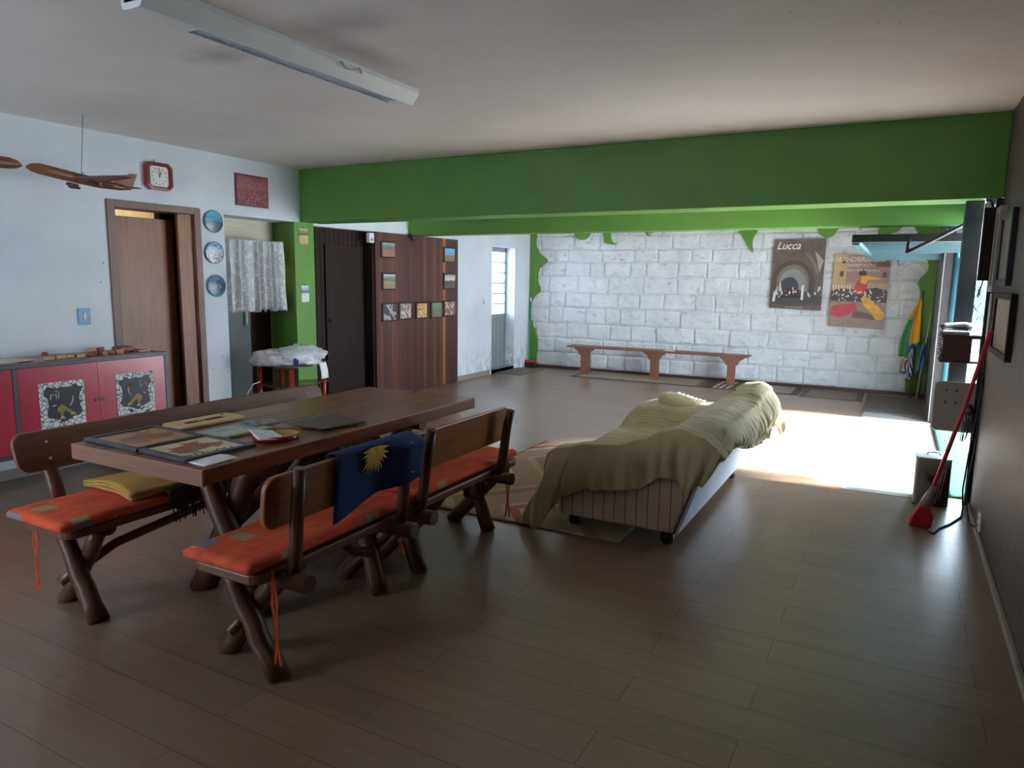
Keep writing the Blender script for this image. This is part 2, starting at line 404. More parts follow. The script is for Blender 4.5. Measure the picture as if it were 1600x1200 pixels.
# right wall
struct(MB().box(.54, .70, FY - .2, 5.65, 0, CZ).out('wall_right', MT['rwall']), 'dark grey-brown wood-panelled wall', 'wall')
struct(MB().box(.412, .56, 8.97, BY + .2, 0, CZ).box(.54, .70, 5.65, 8.97, 2.1, CZ).out('wall_right_far', plain('grey_render', (104, 106, 106), .85)))
# front wall with a wide window behind the photographer
m = MB(); m.box(LX, -5.3, FY - .2, FY, 0, CZ).box(-5.3, -4.2, FY - .2, FY, 0, .9).box(-5.3, -4.2, FY - .2, FY, 2.1, CZ).box(-3.9, .54, FY - .2, FY, 0, CZ)
struct(m.out('wall_front', MT['plaster']))
m = MB()
for x in (-5.3, -4.77, -4.24): m.box(x, x + .04, FY - .12, FY - .08, .9, 2.1)
m.box(-5.3, -4.2, FY - .12, FY - .08, .9, .94).box(-5.3, -4.2, FY - .12, FY - .08, 2.06, 2.1)
struct(m.out('window_1', MT['white_metal']))
# back wall of painted stones
def wall_back():
    m = MB(); m.box(LX - .1, .56, BY, BY + .2, 0, CZ, 1)
    rnd = random.Random(3); z = .04
    while z < CZ - .02:
        h = rnd.choice((.2, .23, .25, .27)); h = min(h, CZ - z)
        x = LX + .0 - rnd.random() * .3
        while x < .42:
            w = rnd.uniform(.24, .62); x0, x1 = max(x, LX), min(x + w, .40)
            if x1 - x0 > .05:
                d = rnd.uniform(.014, .036); sd = rnd.random() * 50; g = .0035
                tl, tr = rnd.uniform(-.008, .008), rnd.uniform(-.008, .008)
                nu, nv = max(6, int((x1 - x0) / .018)), 12
                def fn(a, b, x0=x0, x1=x1, z=z, h=h, d=d, sd=sd, tl=tl, tr=tr):
                    ex = min(a, 1 - a) * (x1 - x0); ez = min(b, 1 - b) * h
                    e = min(1, min(ex, ez) / .016); e = e * (2 - e)
                    px = x0 + g + a * (x1 - x0 - 2 * g); pz = z + g + b * (h - 2 * g) + (tl * (1 - a) + tr * a)
                    nn = noise.noise(Vector((px * 9, sd, pz * 9))) * .016 + noise.noise(Vector((px * 26, sd, pz * 26))) * .006
                    px += noise.noise(Vector((px * 5, 3, pz * 5))) * .012; pz += noise.noise(Vector((px * 4, 8, pz * 4))) * .012
                    return (px, BY - e * (d + nn) + .004, pz)
                m.grid(fn, nu, nv)
            x += w
        z += h
    o = m.out('wall_back', [MT['stone'], MT['mortar']], recalc=False)
    return o
struct(wall_back(), 'rough white painted stone wall', 'wall')
# green painted borders of the stone wall
def smooth_poly(pts, n=4):
    out = []; k = len(pts)
    for i in range(k - 1):
        p0, p1, p2, p3 = pts[max(i - 1, 0)], pts[i], pts[i + 1], pts[min(i + 2, k - 1)]
        for j in range(n):
            t = j / n
            out.append(tuple(.5 * ((2 * p1[q]) + (-p0[q] + p2[q]) * t + (2 * p0[q] - 5 * p1[q] + 4 * p2[q] - p3[q]) * t * t + (-p0[q] + 3 * p1[q] - 3 * p2[q] + p3[q]) * t ** 3) for q in (0, 1)))
    out.append(pts[-1]); return out
gpolys = []
gl = [(-5.57, 2.6), (-5.57, 2.24), (-5.56, 2.06), (-5.49, 1.93), (-5.355, 1.82), (-5.48, 1.71), (-5.53, 1.6), (-5.53, 1.45), (-5.48, 1.32), (-5.60, 1.20), (-5.67, 1.05), (-5.68, .95), (-5.63, .78), (-5.55, .58), (-5.51, .42), (-5.52, .28), (-5.57, .01)]
gl = [(x + .06, z) for x, z in gl]
gpolys.append([(LX - .0, 2.6)] + smooth_poly(gl) + [(LX - .0, .01)])
top = [(-5.5, 2.3), (-4.85, 2.27), (-4.79, 2.22), (-4.74, 2.165), (-4.65, 2.155), (-4.57, 2.2), (-4.50, 2.28), (-4.33, 2.28), (-4.28, 2.22), (-4.27, 2.12), (-4.2, 2.08), (-4.09, 2.075), (-4.15, 2.13), (-4.17, 2.2), (-4.12, 2.27),
       (-3.64, 2.27), (-3.57, 2.215), (-3.52, 2.20), (-3.45, 2.26), (-2.26, 2.28), (-2.16, 2.23), (-2.08, 2.12), (-1.955, 1.94), (-1.965, 2.1), (-1.91, 2.22), (-1.82, 2.28), (-1.16, 2.28), (-1.06, 2.18), (-.97, 2.135), (-.88, 2.16), (-.78, 2.27),
       (-.36, 2.28), (-.33, 2.2), (-.31, 2.08), (-.24, 2.07), (-.19, 2.16), (-.1, 2.2), (0, 2.29), (.1, 2.25), (.16, 2.12), (.17, 2.0), (.24, 1.9), (.30, 1.78), (.3, 1.68), (.22, 1.58), (.2, 1.5), (.235, 1.4), (.235, 1.03), (.2, .9), (.10, .79), (.14, .66), (.2, .5), (.16, .2), (.18, .01)]
gpolys.append([(-5.5, 2.6)] + smooth_poly(top, 3) + [(.40, .01), (.40, 2.6)])
m = MB()
for gp in gpolys: m.prism(gp, 'y', BY - .075, BY + .0)
struct(m.out('wall_back_green', MT['green']), 'green paint border with wavy drips on the stone wall', 'wall')
struct(bx('baseboard_back', (LX, .4, BY - .085, BY - .06, 0, .045), MT['wood_red']))
struct(bx('baseboard_left', (LX, LX + .014, 8.66, 9.62, 0, .075), MT['beige_panel']))
struct(bx('baseboard_left_front', (LX, LX + .014, FY, 3.54, 0, .075), MT['beige_panel']))
struct(bx('baseboard_right', (.515, .54, FY, 5.6, 0, .03), MT['beige_panel'], bevel=.006))
# beams
struct(bx('trim_1', (LX, .54, 5.643, 5.955, 2.062, CZ), MT['green'], bevel=.006), 'deep green ceiling beam nearest the camera', 'beam')
struct(bx('trim_2', (LX, .54, 7.53, 7.76, 2.035, CZ), MT['green'], bevel=.006), 'second green ceiling beam further back', 'beam')
# wood cladding
struct(bx('wall_cladding', (LX - .005, LX + .03, 6.83, 8.655, .005, 2.04), MT['clad']), 'vertical dark wood boarding on the left wall', 'wall')
# dark recess door
d = thing('door_3', (LX - .1, 6.33, 0), 'almost black wooden door in dark boarded recess', 'door'); d['kind'] = 'structure'
m = MB()
for k in range(13): m.box(LX - .16, LX - .13, 5.835 + k * .0765, 5.835 + (k + 1) * .0765 - .006, 0, 2.04)
m.box(LX - .2, LX - .16, 5.83, 6.83, 0, 2.04); m.out('boarding', MT['dark_door'], d)
MB().box(LX - .13, LX - .105, 6.12, 6.74, 0, 1.86).out('door_leaf', MT['dark_door'], d, .004)
MB().lathe([(0, .0), (.018, 0), (.022, .02), (0, .035)], (LX - .105, 6.17, 1.0), 'x', 12).out('door_knob', MT['dark_metal'], d)
struct(bx('trim_3', (LX - .13, LX + .001, 6.80, 6.835, 0, 2.04), MT['dark_door']))
# brown door 1
d = thing('door_1', (LX - .1, 3.98, 0), 'brown wooden door standing ajar in brown frame', 'door'); d['kind'] = 'structure'
m = MB(); m.box(LX - .2, LX + .015, 3.54, 3.61, 0, 2.09).box(LX - .2, LX + .015, 4.345, 4.41, 0, 2.09).box(LX - .2, LX + .015, 3.61, 4.345, 2.03, 2.09); m.out('door_frame', MT['frame_brown'], d, .004)
MB().box(LX - .17, LX - .135, 3.58, 4.225, .01, 1.975).out('door_leaf', MT['door_brown'], d, .003)
MB().box(LX - .05, LX - .02, 4.195, 4.35, .01, 2.03).out('side_panel', MT['door_brown'], d, .003)
MB().box(LX - .20, LX - .175, 4.10, 4.36, .01, 2.03).out('dark_gap_backing', MT['dark_door'], d)  # added dark board, stands in for shade in the gap beside the leaf
MB().lathe([(0, 0), (.014, 0), (.014, .02), (0, .022)], (LX - .135, 3.63, 1.02), 'x', 10).out('door_lock', MT['dark_metal'], d)
# back door 2: white steel door with barred glass
d = thing('door_2', (LX - .2, 10.05, 0), 'grey steel door with six bright glazed panes', 'door'); d['kind'] = 'structure'
m = MB(); dx0, dx1 = LX - .2, LX - .16
m.box(dx0, dx1, 9.68, 9.71, .06, 2.0).box(dx0, dx1, 10.39, 10.43, .06, 2.0).box(dx0, dx1, 9.68, 10.43, 1.93, 2.0).box(dx0, dx1, 9.68, 10.43, .88, .93)
for k in range(1, 6): m.box(dx0, dx1, 9.7, 10.4, .93 + k * .167 - .008, .93 + k * .167 + .008)
m.out('door_frame', MT['grey_metal'], d)
m = MB()
for k in range(5): m.box(dx0 + .01, dx1 - .006, 9.71 + k * .137, 9.71 + (k + 1) * .137 - .006, .06, .88)
m.out('door_panel', MT['grey_metal'], d, .003)
n_ = NT('frosted_glass'); n_.b.inputs['Transmission Weight'].default_value = 1.0; n_.b.inputs['IOR'].default_value = 1.1
MB().box(dx0 + .016, dx0 + .02, 9.7, 10.4, .93, 1.95).out('glass', n_.fin((.97, .98, 1, 1), .35), d)
struct(bx('door_sill', (LX - .2, LX + .0, 9.68, 10.43, 0, .061), MT['grey_metal']))
# hall opening behind lace curtain
struct(bx('trim_4', (LX - WT, LX - WT + .05, 4.674, 5.553, 1.86, 2.06), MT['beige_wood']))
struct(bx('floor_hall', (LX - 1.4, LX - WT, 3.05, 5.75, -.01, .004), MT['dark_door']))
t = thing('dark_cupboard', (-6.2, 4.75, 0), 'tall dark slate grey cupboard behind the lace curtain', 'cupboard')
MB().box(-6.75, -6.06, 4.5, 5.34, 0, 1.78).out('body', plain('slate_enamel', (52, 62, 64), .4), t, .01)
MB().tube([(-6.06, 5.26, .95), (-6.03, 5.26, 1.0), (-6.03, 5.26, 1.3), (-6.06, 5.26, 1.35)], .008, 8).out('handle', MT['chrome'], t)
t = thing('brown_wardrobe', (-6.4, 5.5, 0), 'dark brown wooden wardrobe deep in the room behind the curtain', 'wardrobe')
MB().box(-6.9, -6.2, 5.36, 5.74, 0, 1.9).out('body', MT['wood_red'], t, .005)
# exterior
struct(MB().box(.70, 14, -4, 30, -.14, -.02).box(-6, .70, 11.3, 30, -.14, -.02).out('floor_outside', MT['concrete']))
struct(MB().box(.4, 9, 19, 19.3, -.02, 2.4).out('wall_outside', MT['cyan_wall']))
struct(MB().box(-14, LX - .36, 11.4, 11.6, 0, 2).out('wall_outside_left', MT['plaster']))
# garage opening jambs
struct(bx('trim_5', (.395, .47, 8.93, 8.975, 0, 2.1), MT['jamb_brown']))
struct(bx('trim_6', (.386, .395, 8.95, 8.975, 0, 2.1), MT['white_metal']))
struct(MB().tube([(.52, 8.92, 0), (.52, 8.92, 2.0)], .045, 14).out('trim_7', plain('cyan_pipe_paint', (44, 92, 106), .5)))
struct(bx('trim_8', (.505, .545, 5.645, 5.70, 0, 2.06), MT['jamb_brown']))
struct(bx('trim_9', (.345, .45, 5.76, 5.88, .62, 2.07), MT['dark_metal'], bevel=.004), 'dark grey steel box post hanging from the beam', 'post')
# added fill light with no fixture, brightens the cream room behind the brown door
hl = bpy.data.lights.new('hall_fill_light', 'POINT'); ho = bpy.data.objects.new('hall_fill_light', hl); C.objects.link(ho)
hl.energy = 14; hl.color = (1, .86, .66); hl.shadow_soft_size = .06; ho.location = (-6.5, 4.0, 2.35)

# ================================================================= TABLE
TX0, TX1, TY0, TY1, TZ = -3.085, -2.245, 1.72, 3.68, .775
t = thing('dining_table', ((TX0 + TX1) / 2, (TY0 + TY1) / 2, 0), 'long rustic varnished wooden table on crossed log legs', 'table')
m = MB(); w = (TX1 - TX0) / 4
for k in range(4): m.box(TX0 + k * w + (.0015 if k else 0), TX0 + (k + 1) * w - (.0015 if k < 3 else 0), TY0 + .008, TY1, TZ - .065, TZ - (.0 if k % 2 else .0015))
m.out('tabletop', MT['table_wood'], t, .005)
bx('end_board', (TX0, TX1, TY0, TY0 + .012, TZ - .068, TZ - .001), MT['end_wood'], t, .003)
def logpts(a, b, n=6, sag=.008, seed=0):
    a, b = Vector(a), Vector(b); rn = random.Random(seed); o = []
    for i in range(n + 1):
        p = a.lerp(b, i / n)
        if 0 < i < n: p += Vector((rn.uniform(-1, 1), rn.uniform(-1, 1), 0)) * sag
        o.append(p)
    return o
def log(name, a, b, r0, r1, parent, seed=0, mat='log', n=6, sag=.006):
    pts = logpts(a, b, n, sag, seed); rs = [r0 + (r1 - r0) * i / n for i in range(n + 1)]
    return MB().tube(pts, rs, 14, wob=.12).out(name, MT[mat], parent)
for (y, sd) in ((2.12, 1), (3.25, 5)):
    log('leg', (-2.87, y + .055, .0), (-2.46, y + .055, .71), .064, .05, t, sd)
    log('leg', (-2.40, y - .03, .0), (-2.75, y - .03, .71), .058, .042, t, sd + 1)
    log('batten', (-3.0, y, .675), (-2.33, y, .675), .036, .036, t, sd + 2)
MB().tube([(-2.63, 2.15, .36), (-2.64, 2.45, .5), (-2.66, 2.72, .69)], [.04, .037, .035], 12, wob=.1).out('brace', MT['log'], t)
MB().tube([(-2.63, 3.2, .36), (-2.64, 2.95, .5), (-2.66, 2.74, .69)], [.04, .037, .035], 12, wob=.1).out('brace', MT['log'], t)

# ================================================================= BENCHES
def rounded(x0, x1, y0, y1, r, n=5):
    o = []
    for (cx, cy, a0) in ((x1 - r, y1 - r, 0), (x0 + r, y1 - r, 90), (x0 + r, y0 + r, 180), (x1 - r, y0 + r, 270)):
        for k in range(n + 1): a = R(a0 + 90 * k / n); o.append((cx + r * math.cos(a), cy + r * math.sin(a)))
    return o
def bench(label, s, xc, y0, y1, posts, legs, bz0, bz1, by0, by1, back_off, sd, px0, px1, group=None):
    """s=+1: back on the +x side, s=-1: back on the -x side"""
    t = thing('log_bench', (xc, (y0 + y1) / 2, 0), label, 'bench', group)
    MB().prism(rounded(xc - .18, xc + .18, y0, y1, .06), 'z', .405, .445).out('seat', MT['bench_seat'], t, .008)
    zt = 2 * (bz1 - bz0)
    lean = (px1 - px0) * .55
    m = MB(); th = .026
    pl = rounded(by0, by1, bz0, bz1, .055)
    a = [(xc + s * (back_off + lean * (z - bz0) / .25) , y, z) for y, z in pl]; b = [(p[0] + s * th, p[1], p[2]) for p in a]
    n = len(pl); m.add(a + b, [tuple(range(n)), tuple(reversed(range(n, 2 * n)))] + [(i, n + i, n + (i + 1) % n, (i + 1) % n) for i in range(n)])
    m.out('backrest', MT['bench_back'] if s > 0 else MT['bench_seat'], t, .006)
    for k, py in enumerate(posts):
        pr_ = .026 if s > 0 else .033
        zt_ = (bz1 + .025 if k == 0 else bz1 - .005) if s > 0 else bz1 - .02
        MB().tube([(xc + s * px0, py, .39), (xc + s * (px0 + (px1 - px0) * .3), py + .004, .52), (xc + s * (px0 + (px1 - px0) * .7), py, .70), (xc + s * px1, py, zt_)], [pr_ * 1.08, pr_, pr_ * .95, pr_ * .9], 12, wob=.1).out('back_post', MT['log'], t)
        MB().tube([(xc - s * .12, py, .388), (xc + s * .1, py, .392), (xc + s * (px0 + .085), py, .395)], [.034, .036, .034], 12, wob=.12).out('crossbar', MT['log'], t)
    for k, (ly, fa, fb) in enumerate(legs):
        log('leg', (fa, ly + .035, 0), (xc + .12, ly + .03, .40), .043, .033, t, sd + k)
        log('leg', (fb, ly - .02, 0), (xc - .11, ly - .02, .40), .043, .034, t, sd + 10 + k)
    ym = (legs[0][0] + legs[1][0]) / 2
    for k, (ly, fa, fb) in enumerate(legs):
        q = 1 if ly < ym else -1
        MB().tube([(xc - .06, ly - q * .06, .145), (xc - .04, ly, .185), (xc - .02, ly + q * .18, .26), (xc + .01, ym - q * .12, .33), (xc, ym - q * .04, .395)], [.022, .024, .023, .022, .022], 10, wob=.15).out('brace', MT['log'], t)
    for (yy, zz) in ((by0 + .14, bz0 + .05), (by0 + .14, bz1 - .05), (by1 - .14, bz0 + .05), (by1 - .14, bz1 - .05)):
        MB().lathe([(0, -.002), (.007, 0), (.006, .004), (0, .005)], (xc + s * (back_off + lean * (zz - bz0) / .25) - s * .004, yy, zz), 'x', 10).out('bolt', MT['chrome'], t)
    return t
bench('long rustic log bench between the table and the red cabinet', -1, -3.10, 1.58, 3.62, (1.80, 3.40), ((1.73, -3.29, -2.955), (3.42, -3.25, -2.97)), .60, .775, 1.66, 3.60, .285, 20, .24, .40)
bench('near rustic log bench carrying the blue sun cloth over its back', 1, -2.09, 1.66, 2.62, (1.80, 2.44), ((1.79, -2.275, -1.935), (2.56, -2.36, -2.08)), .60, .80, 1.69, 2.50, .165, 30, .212, .265)
bench('rustic log bench at the far end of the table, nothing hung on its back', 1, -2.10, 2.64, 3.66, (2.62, 3.38), ((2.86, -2.38, -2.06), (3.57, -2.36, -2.065)), .59, .79, 2.52, 3.48, .15, 40, .20, .27)
def cushion(label, x0, x1, y0, y1, z, sd, group, h=.05, ties=()):
    t = thing('seat_cushion', ((x0 + x1) / 2, (y0 + y1) / 2, z), label, 'cushion', group)
    def fn(a, b, top):
        aa, bb = a * 2 - 1, b * 2 - 1
        x = (x0 + x1) / 2 + aa * (x1 - x0) / 2; y = (y0 + y1) / 2 + bb * (y1 - y0) / 2
        e = min((1 - abs(aa)) * (x1 - x0) / 2, (1 - abs(bb)) * (y1 - y0) / 2) / .03; e = max(0, min(1, e)); e = math.sqrt(max(0, 1 - (1 - e) ** 2))
        nz = noise.noise(Vector((x * 6 + sd, y * 5, 0))) * .008 + noise.noise(Vector((x * 18, y * 14, sd))) * .003
        c = .35 if (abs(aa) > .96 and abs(bb) > .985) else 0
        x -= aa * .012 * c; 
        return (x, y, z + h * .5 + (h * .5 * (.45 + .55 * e) + nz * e) * (1 if top else -1) if top else z + h * .08 + h * .42 * (1 - (.45 + .55 * e)))
    m = MB(); nu, nv = 16, int((y1 - y0) * 40)
    m.grid(lambda a, b: fn(a, b, True), nu, nv)
    o0 = 0; m.grid(lambda a, b: fn(a, b, False), nu, nv)
    k = (nu + 1) * (nv + 1)
    idx = lambda i, j: i * (nv + 1) + j
    ring = [idx(i, 0) for i in range(nu + 1)] + [idx(nu, j) for j in range(1, nv + 1)] + [idx(i, nv) for i in range(nu - 1, -1, -1)] + [idx(0, j) for j in range(nv - 1, 0, -1)]
    for i in range(len(ring)):
        a_, b_ = ring[i], ring[(i + 1) % len(ring)]; m.f.append((a_, b_, b_ + k, a_ + k)); m.mi.append(0); m.smooth.append(True)
    m.out('cover', MT['cushion'], t)
    for (tx, ty, ln, dx) in ties:
        for q in (-1, 1):
            pts = [(tx, ty, z + .01), (tx + dx * .5 + q * .008, ty + q * .004, z - ln * .35), (tx + dx + q * .006, ty - q * .008, z - ln * .7), (tx + dx * 1.1 + q * .014, ty, z - ln)]
            m = MB(); 
            for i in range(len(pts) - 1):
                a, b = Vector(pts[i]), Vector(pts[i + 1]); wd = Vector((.0035, .002, 0))
                m.add([a - wd, a + wd, b + wd, b - wd], [(0, 1, 2, 3)])
            m.out('tie', MT['cushion'], t, recalc=False, solid=.002)
    return t
cushion('orange print cushion on the near end of the long left bench', -3.295, -2.885, 1.545, 2.30, .446, 2, None, .05, ((-3.25, 1.63, .34, -.01),))
cushion('long orange print seat pad on the near bench, under the blue cloth', -2.27, -1.915, 1.635, 2.60, .446, 5, None, .052, ((-1.905, 1.73, .36, .01), (-1.905, 2.53, .22, -.03)))
cushion('orange print seat pad on the far end bench', -2.28, -1.93, 2.63, 3.66, .446, 9, None, .05, ((-1.92, 3.52, .33, -.0),))

# cloths on the left bench
def sheet(name, fn, nu, nv, mat, parent=None, th=.006, mi=None, sub=0):
    return MB().grid(fn, nu, nv, mi).out(name, mat, parent, recalc=False, solid=th, sub=sub)
MT['mustard'] = plain('mustard_cloth', (196, 148, 76), .9, var=.08, scale=10, bump=.3, bscale=150)
t = thing('folded_cloth', (-3.12, 2.05, .5), 'folded mustard yellow cloth lying on the orange cushion', 'cloth')
for k in range(3):
    z0 = .503 + k * .011
    def fn(a, b, z0=z0, k=k):
        x = -3.33 + a * .40 + b * .04; y = 1.90 + b * .36 + .02 * math.sin(a * 3) - a * .03
        z = z0 + .012 * math.sin(a * PI) * (k + 1) * .5 + noise.noise(Vector((x * 9, y * 9, k))) * .006
        return (x, y, z)
    sheet('layer', fn, 14, 14, MT['mustard'], t, .008)
n_ = NT('dark_brown_fringe_throw'); n_.bump(n_.noise(n_.co((30, 8, 30)), 6, 4), .9, .02)
MT['throw'] = n_.fin(n_.ramp(n_.noise(n_.co((8, 8, 8)), 8, 5), [(.3, lin((40, 28, 26))), (.7, lin((82, 62, 54)))]), .95)
t = thing('throw_blanket', (-3.05, 2.6, .5), 'dark brown fringed throw spread along the left bench under the table', 'throw')
def fn(a, b):
    y = 2.02 + b * 1.5; x = -3.30 + min(a, .8) / .8 * .42; z = .515 + noise.noise(Vector((x * 7, y * 7, 3))) * .012
    if a > .8: k = (a - .8) / .2; z -= k * (.085 + .02 * math.sin(y * 40)); x += .012 + .014 * math.sin(y * 55) * k
    return (x, y, z)
sheet('cloth', fn, 20, 110, MT['throw'], t, .008)
m = MB()
for k in range(95):
    y = 2.03 + k * .0155; q = math.sin(k * 2.3) * .01
    m.tube([(-2.862, y, .44), (-2.858 + q * .4, y + q, .405), (-2.86 + q, y + q * 1.4, .37 - .01 * math.sin(k))], .0035, 4, cap=False)
tag(m.out('fringe', MT['throw'], t), None, None, None, 'stuff')

# blue cloth with sun on the back of bench A
MT['navy'] = plain('navy_blue_cloth', (28, 50, 98), .85, var=.08, scale=10)
MT['sun_gold'] = plain('golden_yellow_applique', (226, 178, 72), .8, var=.2, scale=40)
t = thing('sun_cloth', (-1.93, 2.3, .8), 'dark blue cloth with golden sun draped over the near bench back', 'cloth')
def bx_at(z): return -2.09 + .165 + .03 * (z - .60) / .25
def fn(a, b):
    y = 2.02 + b * .49 + noise.noise(Vector((a * 3, b * 4, 1))) * .008; L = a * .42
    yy = y + (.07 * (1 - b) if a > .7 else 0) * 0
    if L < .10: z = .815 - (.10 - L); x = bx_at(z) - .012
    elif L < .14: k = (L - .10) / .04; z = .815 + .004 * math.sin(k * PI); x = bx_at(z) - .012 + k * .05
    else:
        hem = .28 - .10 * b; k = (L - .14) / .28; z = .815 - k * hem; x = bx_at(z) + .042 + .012 * math.sin(b * 7 + 1) * k + 0
        x += .062 * max(0, min(1, (b - .60) / .18)) * min(1, k * 6)
        x += .05 * k * (1 - b) * 0
    return (x, y + .02 * (1 - a), z)
sheet('cloth', fn, 34, 26, MT['navy'], t, .004)
m = MB(); cy, cz = 2.235, .80; P = []; n = 26; rn = random.Random(4)
for k in range(n + 1):
    a = PI + PI * k / n; rr = (.052 if k % 2 else .085) * rn.uniform(.85, 1.15)
    P.append((cy + rr * math.cos(a), cz + rr * 1.25 * math.sin(a)))
P.append((cy + .03, cz + .012)); P.append((cy - .03, cz + .012))
xx = [bx_at(q[1]) + .062 for q in P]
c0 = (bx_at(cz - .02) + .066, cy, cz - .015)
m.add([(x_, q[0], q[1]) for x_, q in zip(xx, P)] + [c0], [(i, (i + 1) % len(P), len(P)) for i in range(len(P))])
m.out('sun_emblem', MT['sun_gold'], t, recalc=False, solid=.003)
m = MB(); m.tube([(bx_at(.62) + .115, 2.43, .665), (bx_at(.62) + .115, 2.47, .655), (bx_at(.62) + .115, 2.51, .685)], .004, 6).out('lace_edge', MT['cream'], t)

# ================================================================= THINGS ON THE TABLE
def lying_frame(name, label, c, sx, sy, ang, mats, fr=.028, th=.014, z=TZ, group=None, text_=None):
    t = thing(name, (c[0], c[1], z), label, 'picture', group)
    m = MB(); x0, x1, y0, y1 = c[0] - sx / 2, c[0] + sx / 2, c[1] - sy / 2, c[1] + sy / 2
    m.box(x0, x1, y0, y0 + fr, z, z + th).box(x0, x1, y1 - fr, y1, z, z + th).box(x0, x0 + fr, y0 + fr, y1 - fr, z, z + th).box(x1 - fr, x1, y0 + fr, y1 - fr, z, z + th)
    m.out('frame', mats[0], t, .002); bx('artwork', (x0 + fr, x1 - fr, y0 + fr, y1 - fr, z, z + th * .6), mats[1], t)
    t.rotation_euler.z = ang; return t
def flatpic(name, c1, c2, c3, sc=9, thr=.5):
    n = NT(name); v = n.co(); a = n.noise(v, sc, 3, .5, .6)
    sp = n.n('TexGradient', gradient_type='SPHERICAL'); n.l(n.co((9, 7, 1)), sp.inputs['Vector'])
    k = n.math('MULTIPLY', n.math('GREATER_THAN', n.math('ADD', a, n.math('MULTIPLY', sp.outputs['Fac'], .45)), thr + .18), 1)
    col = n.mix(k, lin(c1), n.ramp(n.noise(v, sc * 3, 3), [(.42, lin(c2)), (.58, lin(c3))])); return n.fin(col, .35)
MT['art_a'] = flatpic('harvest_print', (176, 128, 92), (84, 92, 52), (150, 90, 60), 10, .42)
MT['art_b'] = flatpic('red_flower_print', (214, 202, 160), (176, 36, 30), (90, 100, 50), 10, .45)
MT['frame_grey'] = plain('dark_slate_frame', (62, 62, 70), .4)
lying_frame('framed_picture', 'dark framed picture with brown and green print, leftmost on the table', (-2.885, 1.935), .385, .335, R(-2), (MT['frame_grey'], MT['art_a']))
pf = lying_frame('framed_picture', 'dark framed picture of red flowers with lettering, nearest the table edge', (-2.545, 1.93), .335, .335, R(-3), (MT['frame_grey'], MT['art_b']))
MT['ink'] = plain('dark_ink', (48, 46, 44), .6)
text('lettering', 'BITTUGLL', .056, MT['ink'], (-2.415, 1.785, TZ + .0095), Matrix.Rotation(R(88), 3, 'Z'), pf, .0004, 0, 1.05, .95)
t = thing('wooden_plaque', (-2.98, 2.32, TZ), 'pale wooden plaque with rounded corners and engraved script', 'plaque')
m = MB(); pr = rounded(-3.065, -2.895, 2.13, 2.50, .03); m.prism(pr, 'z', TZ, TZ + .014); m.out('board', plain('light_birch', (206, 176, 124), .5), t, .004)
m = MB(); rn = random.Random(9)
for k in range(15):
    y = 2.20 + k * .013 + (.014 if k > 6 else 0); m.tube([(-2.955 + rn.uniform(-.004, .004), y, TZ + .015), (-2.985 + rn.uniform(-.012, .008), y + .006, TZ + .015), (-2.957 + rn.uniform(-.004, .01), y + .011, TZ + .015)], .0016, 4)
m.out('engraved_script', MT['ink'], t)
MB().lathe([(0, 0), (.008, 0), (.008, .002), (0, .002)], (-3.03, 2.45, TZ + .014), 'z', 12).out('hole', MT['ink'], t)
t.rotation_euler.z = R(-3)
t = thing('glass_print', (-2.69, 2.24, TZ), 'pale green landscape print under glass with ochre edge', 'picture')
bx('board', (-2.80, -2.585, 2.075, 2.40, TZ, TZ + .006), plain('ochre_edge', (160, 134, 84), .5), t)
bx('print', (-2.79, -2.595, 2.085, 2.39, TZ + .006, TZ + .009), flatpic('sea_green_print', (160, 178, 158), (120, 148, 134), (186, 196, 176), 12, .5), t)
t.rotation_euler.z = R(-3)
n_ = NT('clear_plastic'); n_.b.inputs['Transmission Weight'].default_value = .85
t = thing('plastic_bag_scrap', (-2.73, 2.42, TZ), 'small clear plastic bag on the green print', 'bag')
MB().grid(lambda a, b: (-2.80 + a * .15, 2.34 + b * .15, TZ + .012 + .02 * abs(noise.noise(Vector((a * 5, b * 5, 2)))) * (1 if .1 < a < .9 else .4)), 12, 12).out('film', n_.fin((.9, .92, .92, 1), .15), t, recalc=False, solid=.0008)
t = thing('tin_lid', (-2.42, 2.25, TZ), 'round red rimmed tin lid with gold inside', 'lid')
MB().lathe([(.098, 0), (.1, .004), (.1, .022), (.097, .024)], (-2.42, 2.25, TZ), 'z', 40).out('rim', plain('dark_red_enamel', (136, 24, 38), .3), t, solid=.0015)
MB().lathe([(0, .004), (.08, .004), (.086, .007), (.094, .006), (.096, .022)], (-2.42, 2.25, TZ), 'z', 40).out('inside', plain('gold_lacquer', (196, 168, 104), .28, .7), t, solid=.001)
def paper(name, label, pts, cat='paper', ink=None, z=TZ, bend=.006, mat=None, group=None):
    c = [sum(p[i] for p in pts) / 4 for i in range(3)]
    t = thing(name, (c[0], c[1], z), label, cat, group)
    def fn(a, b):
        p = Vector(pts[0]).lerp(Vector(pts[1]), a).lerp(Vector(pts[3]).lerp(Vector(pts[2]), a), b)
        p.z += bend * math.sin(a * PI) * math.sin(b * 2.4); return p
    sheet('sheet', fn, 8, 8, mat or MT['paper'], t, .0006)
    if ink:
        tt = text('writing', ink, .03, plain('violet_ink', (120, 90, 130), .7), (0, 0, 0), Matrix.Identity(3), t, .0002, .4)
        u_ = (Vector(pts[1]) - Vector(pts[0])); cc = Vector(pts[0]).lerp(Vector(pts[2]), .25); tt.location = cc - Vector(t.location) + Vector((0, 0, bend + .0022)); tt.rotation_euler.z = math.atan2(u_.y, u_.x)
    return t
paper('note_paper', 'white handwritten paper on the near corner of the table', [(-2.39, 1.765, TZ + .002), (-2.27, 1.75, TZ + .002), (-2.27, 1.91, TZ + .004), (-2.385, 1.91, TZ + .004)], ink='Ate')
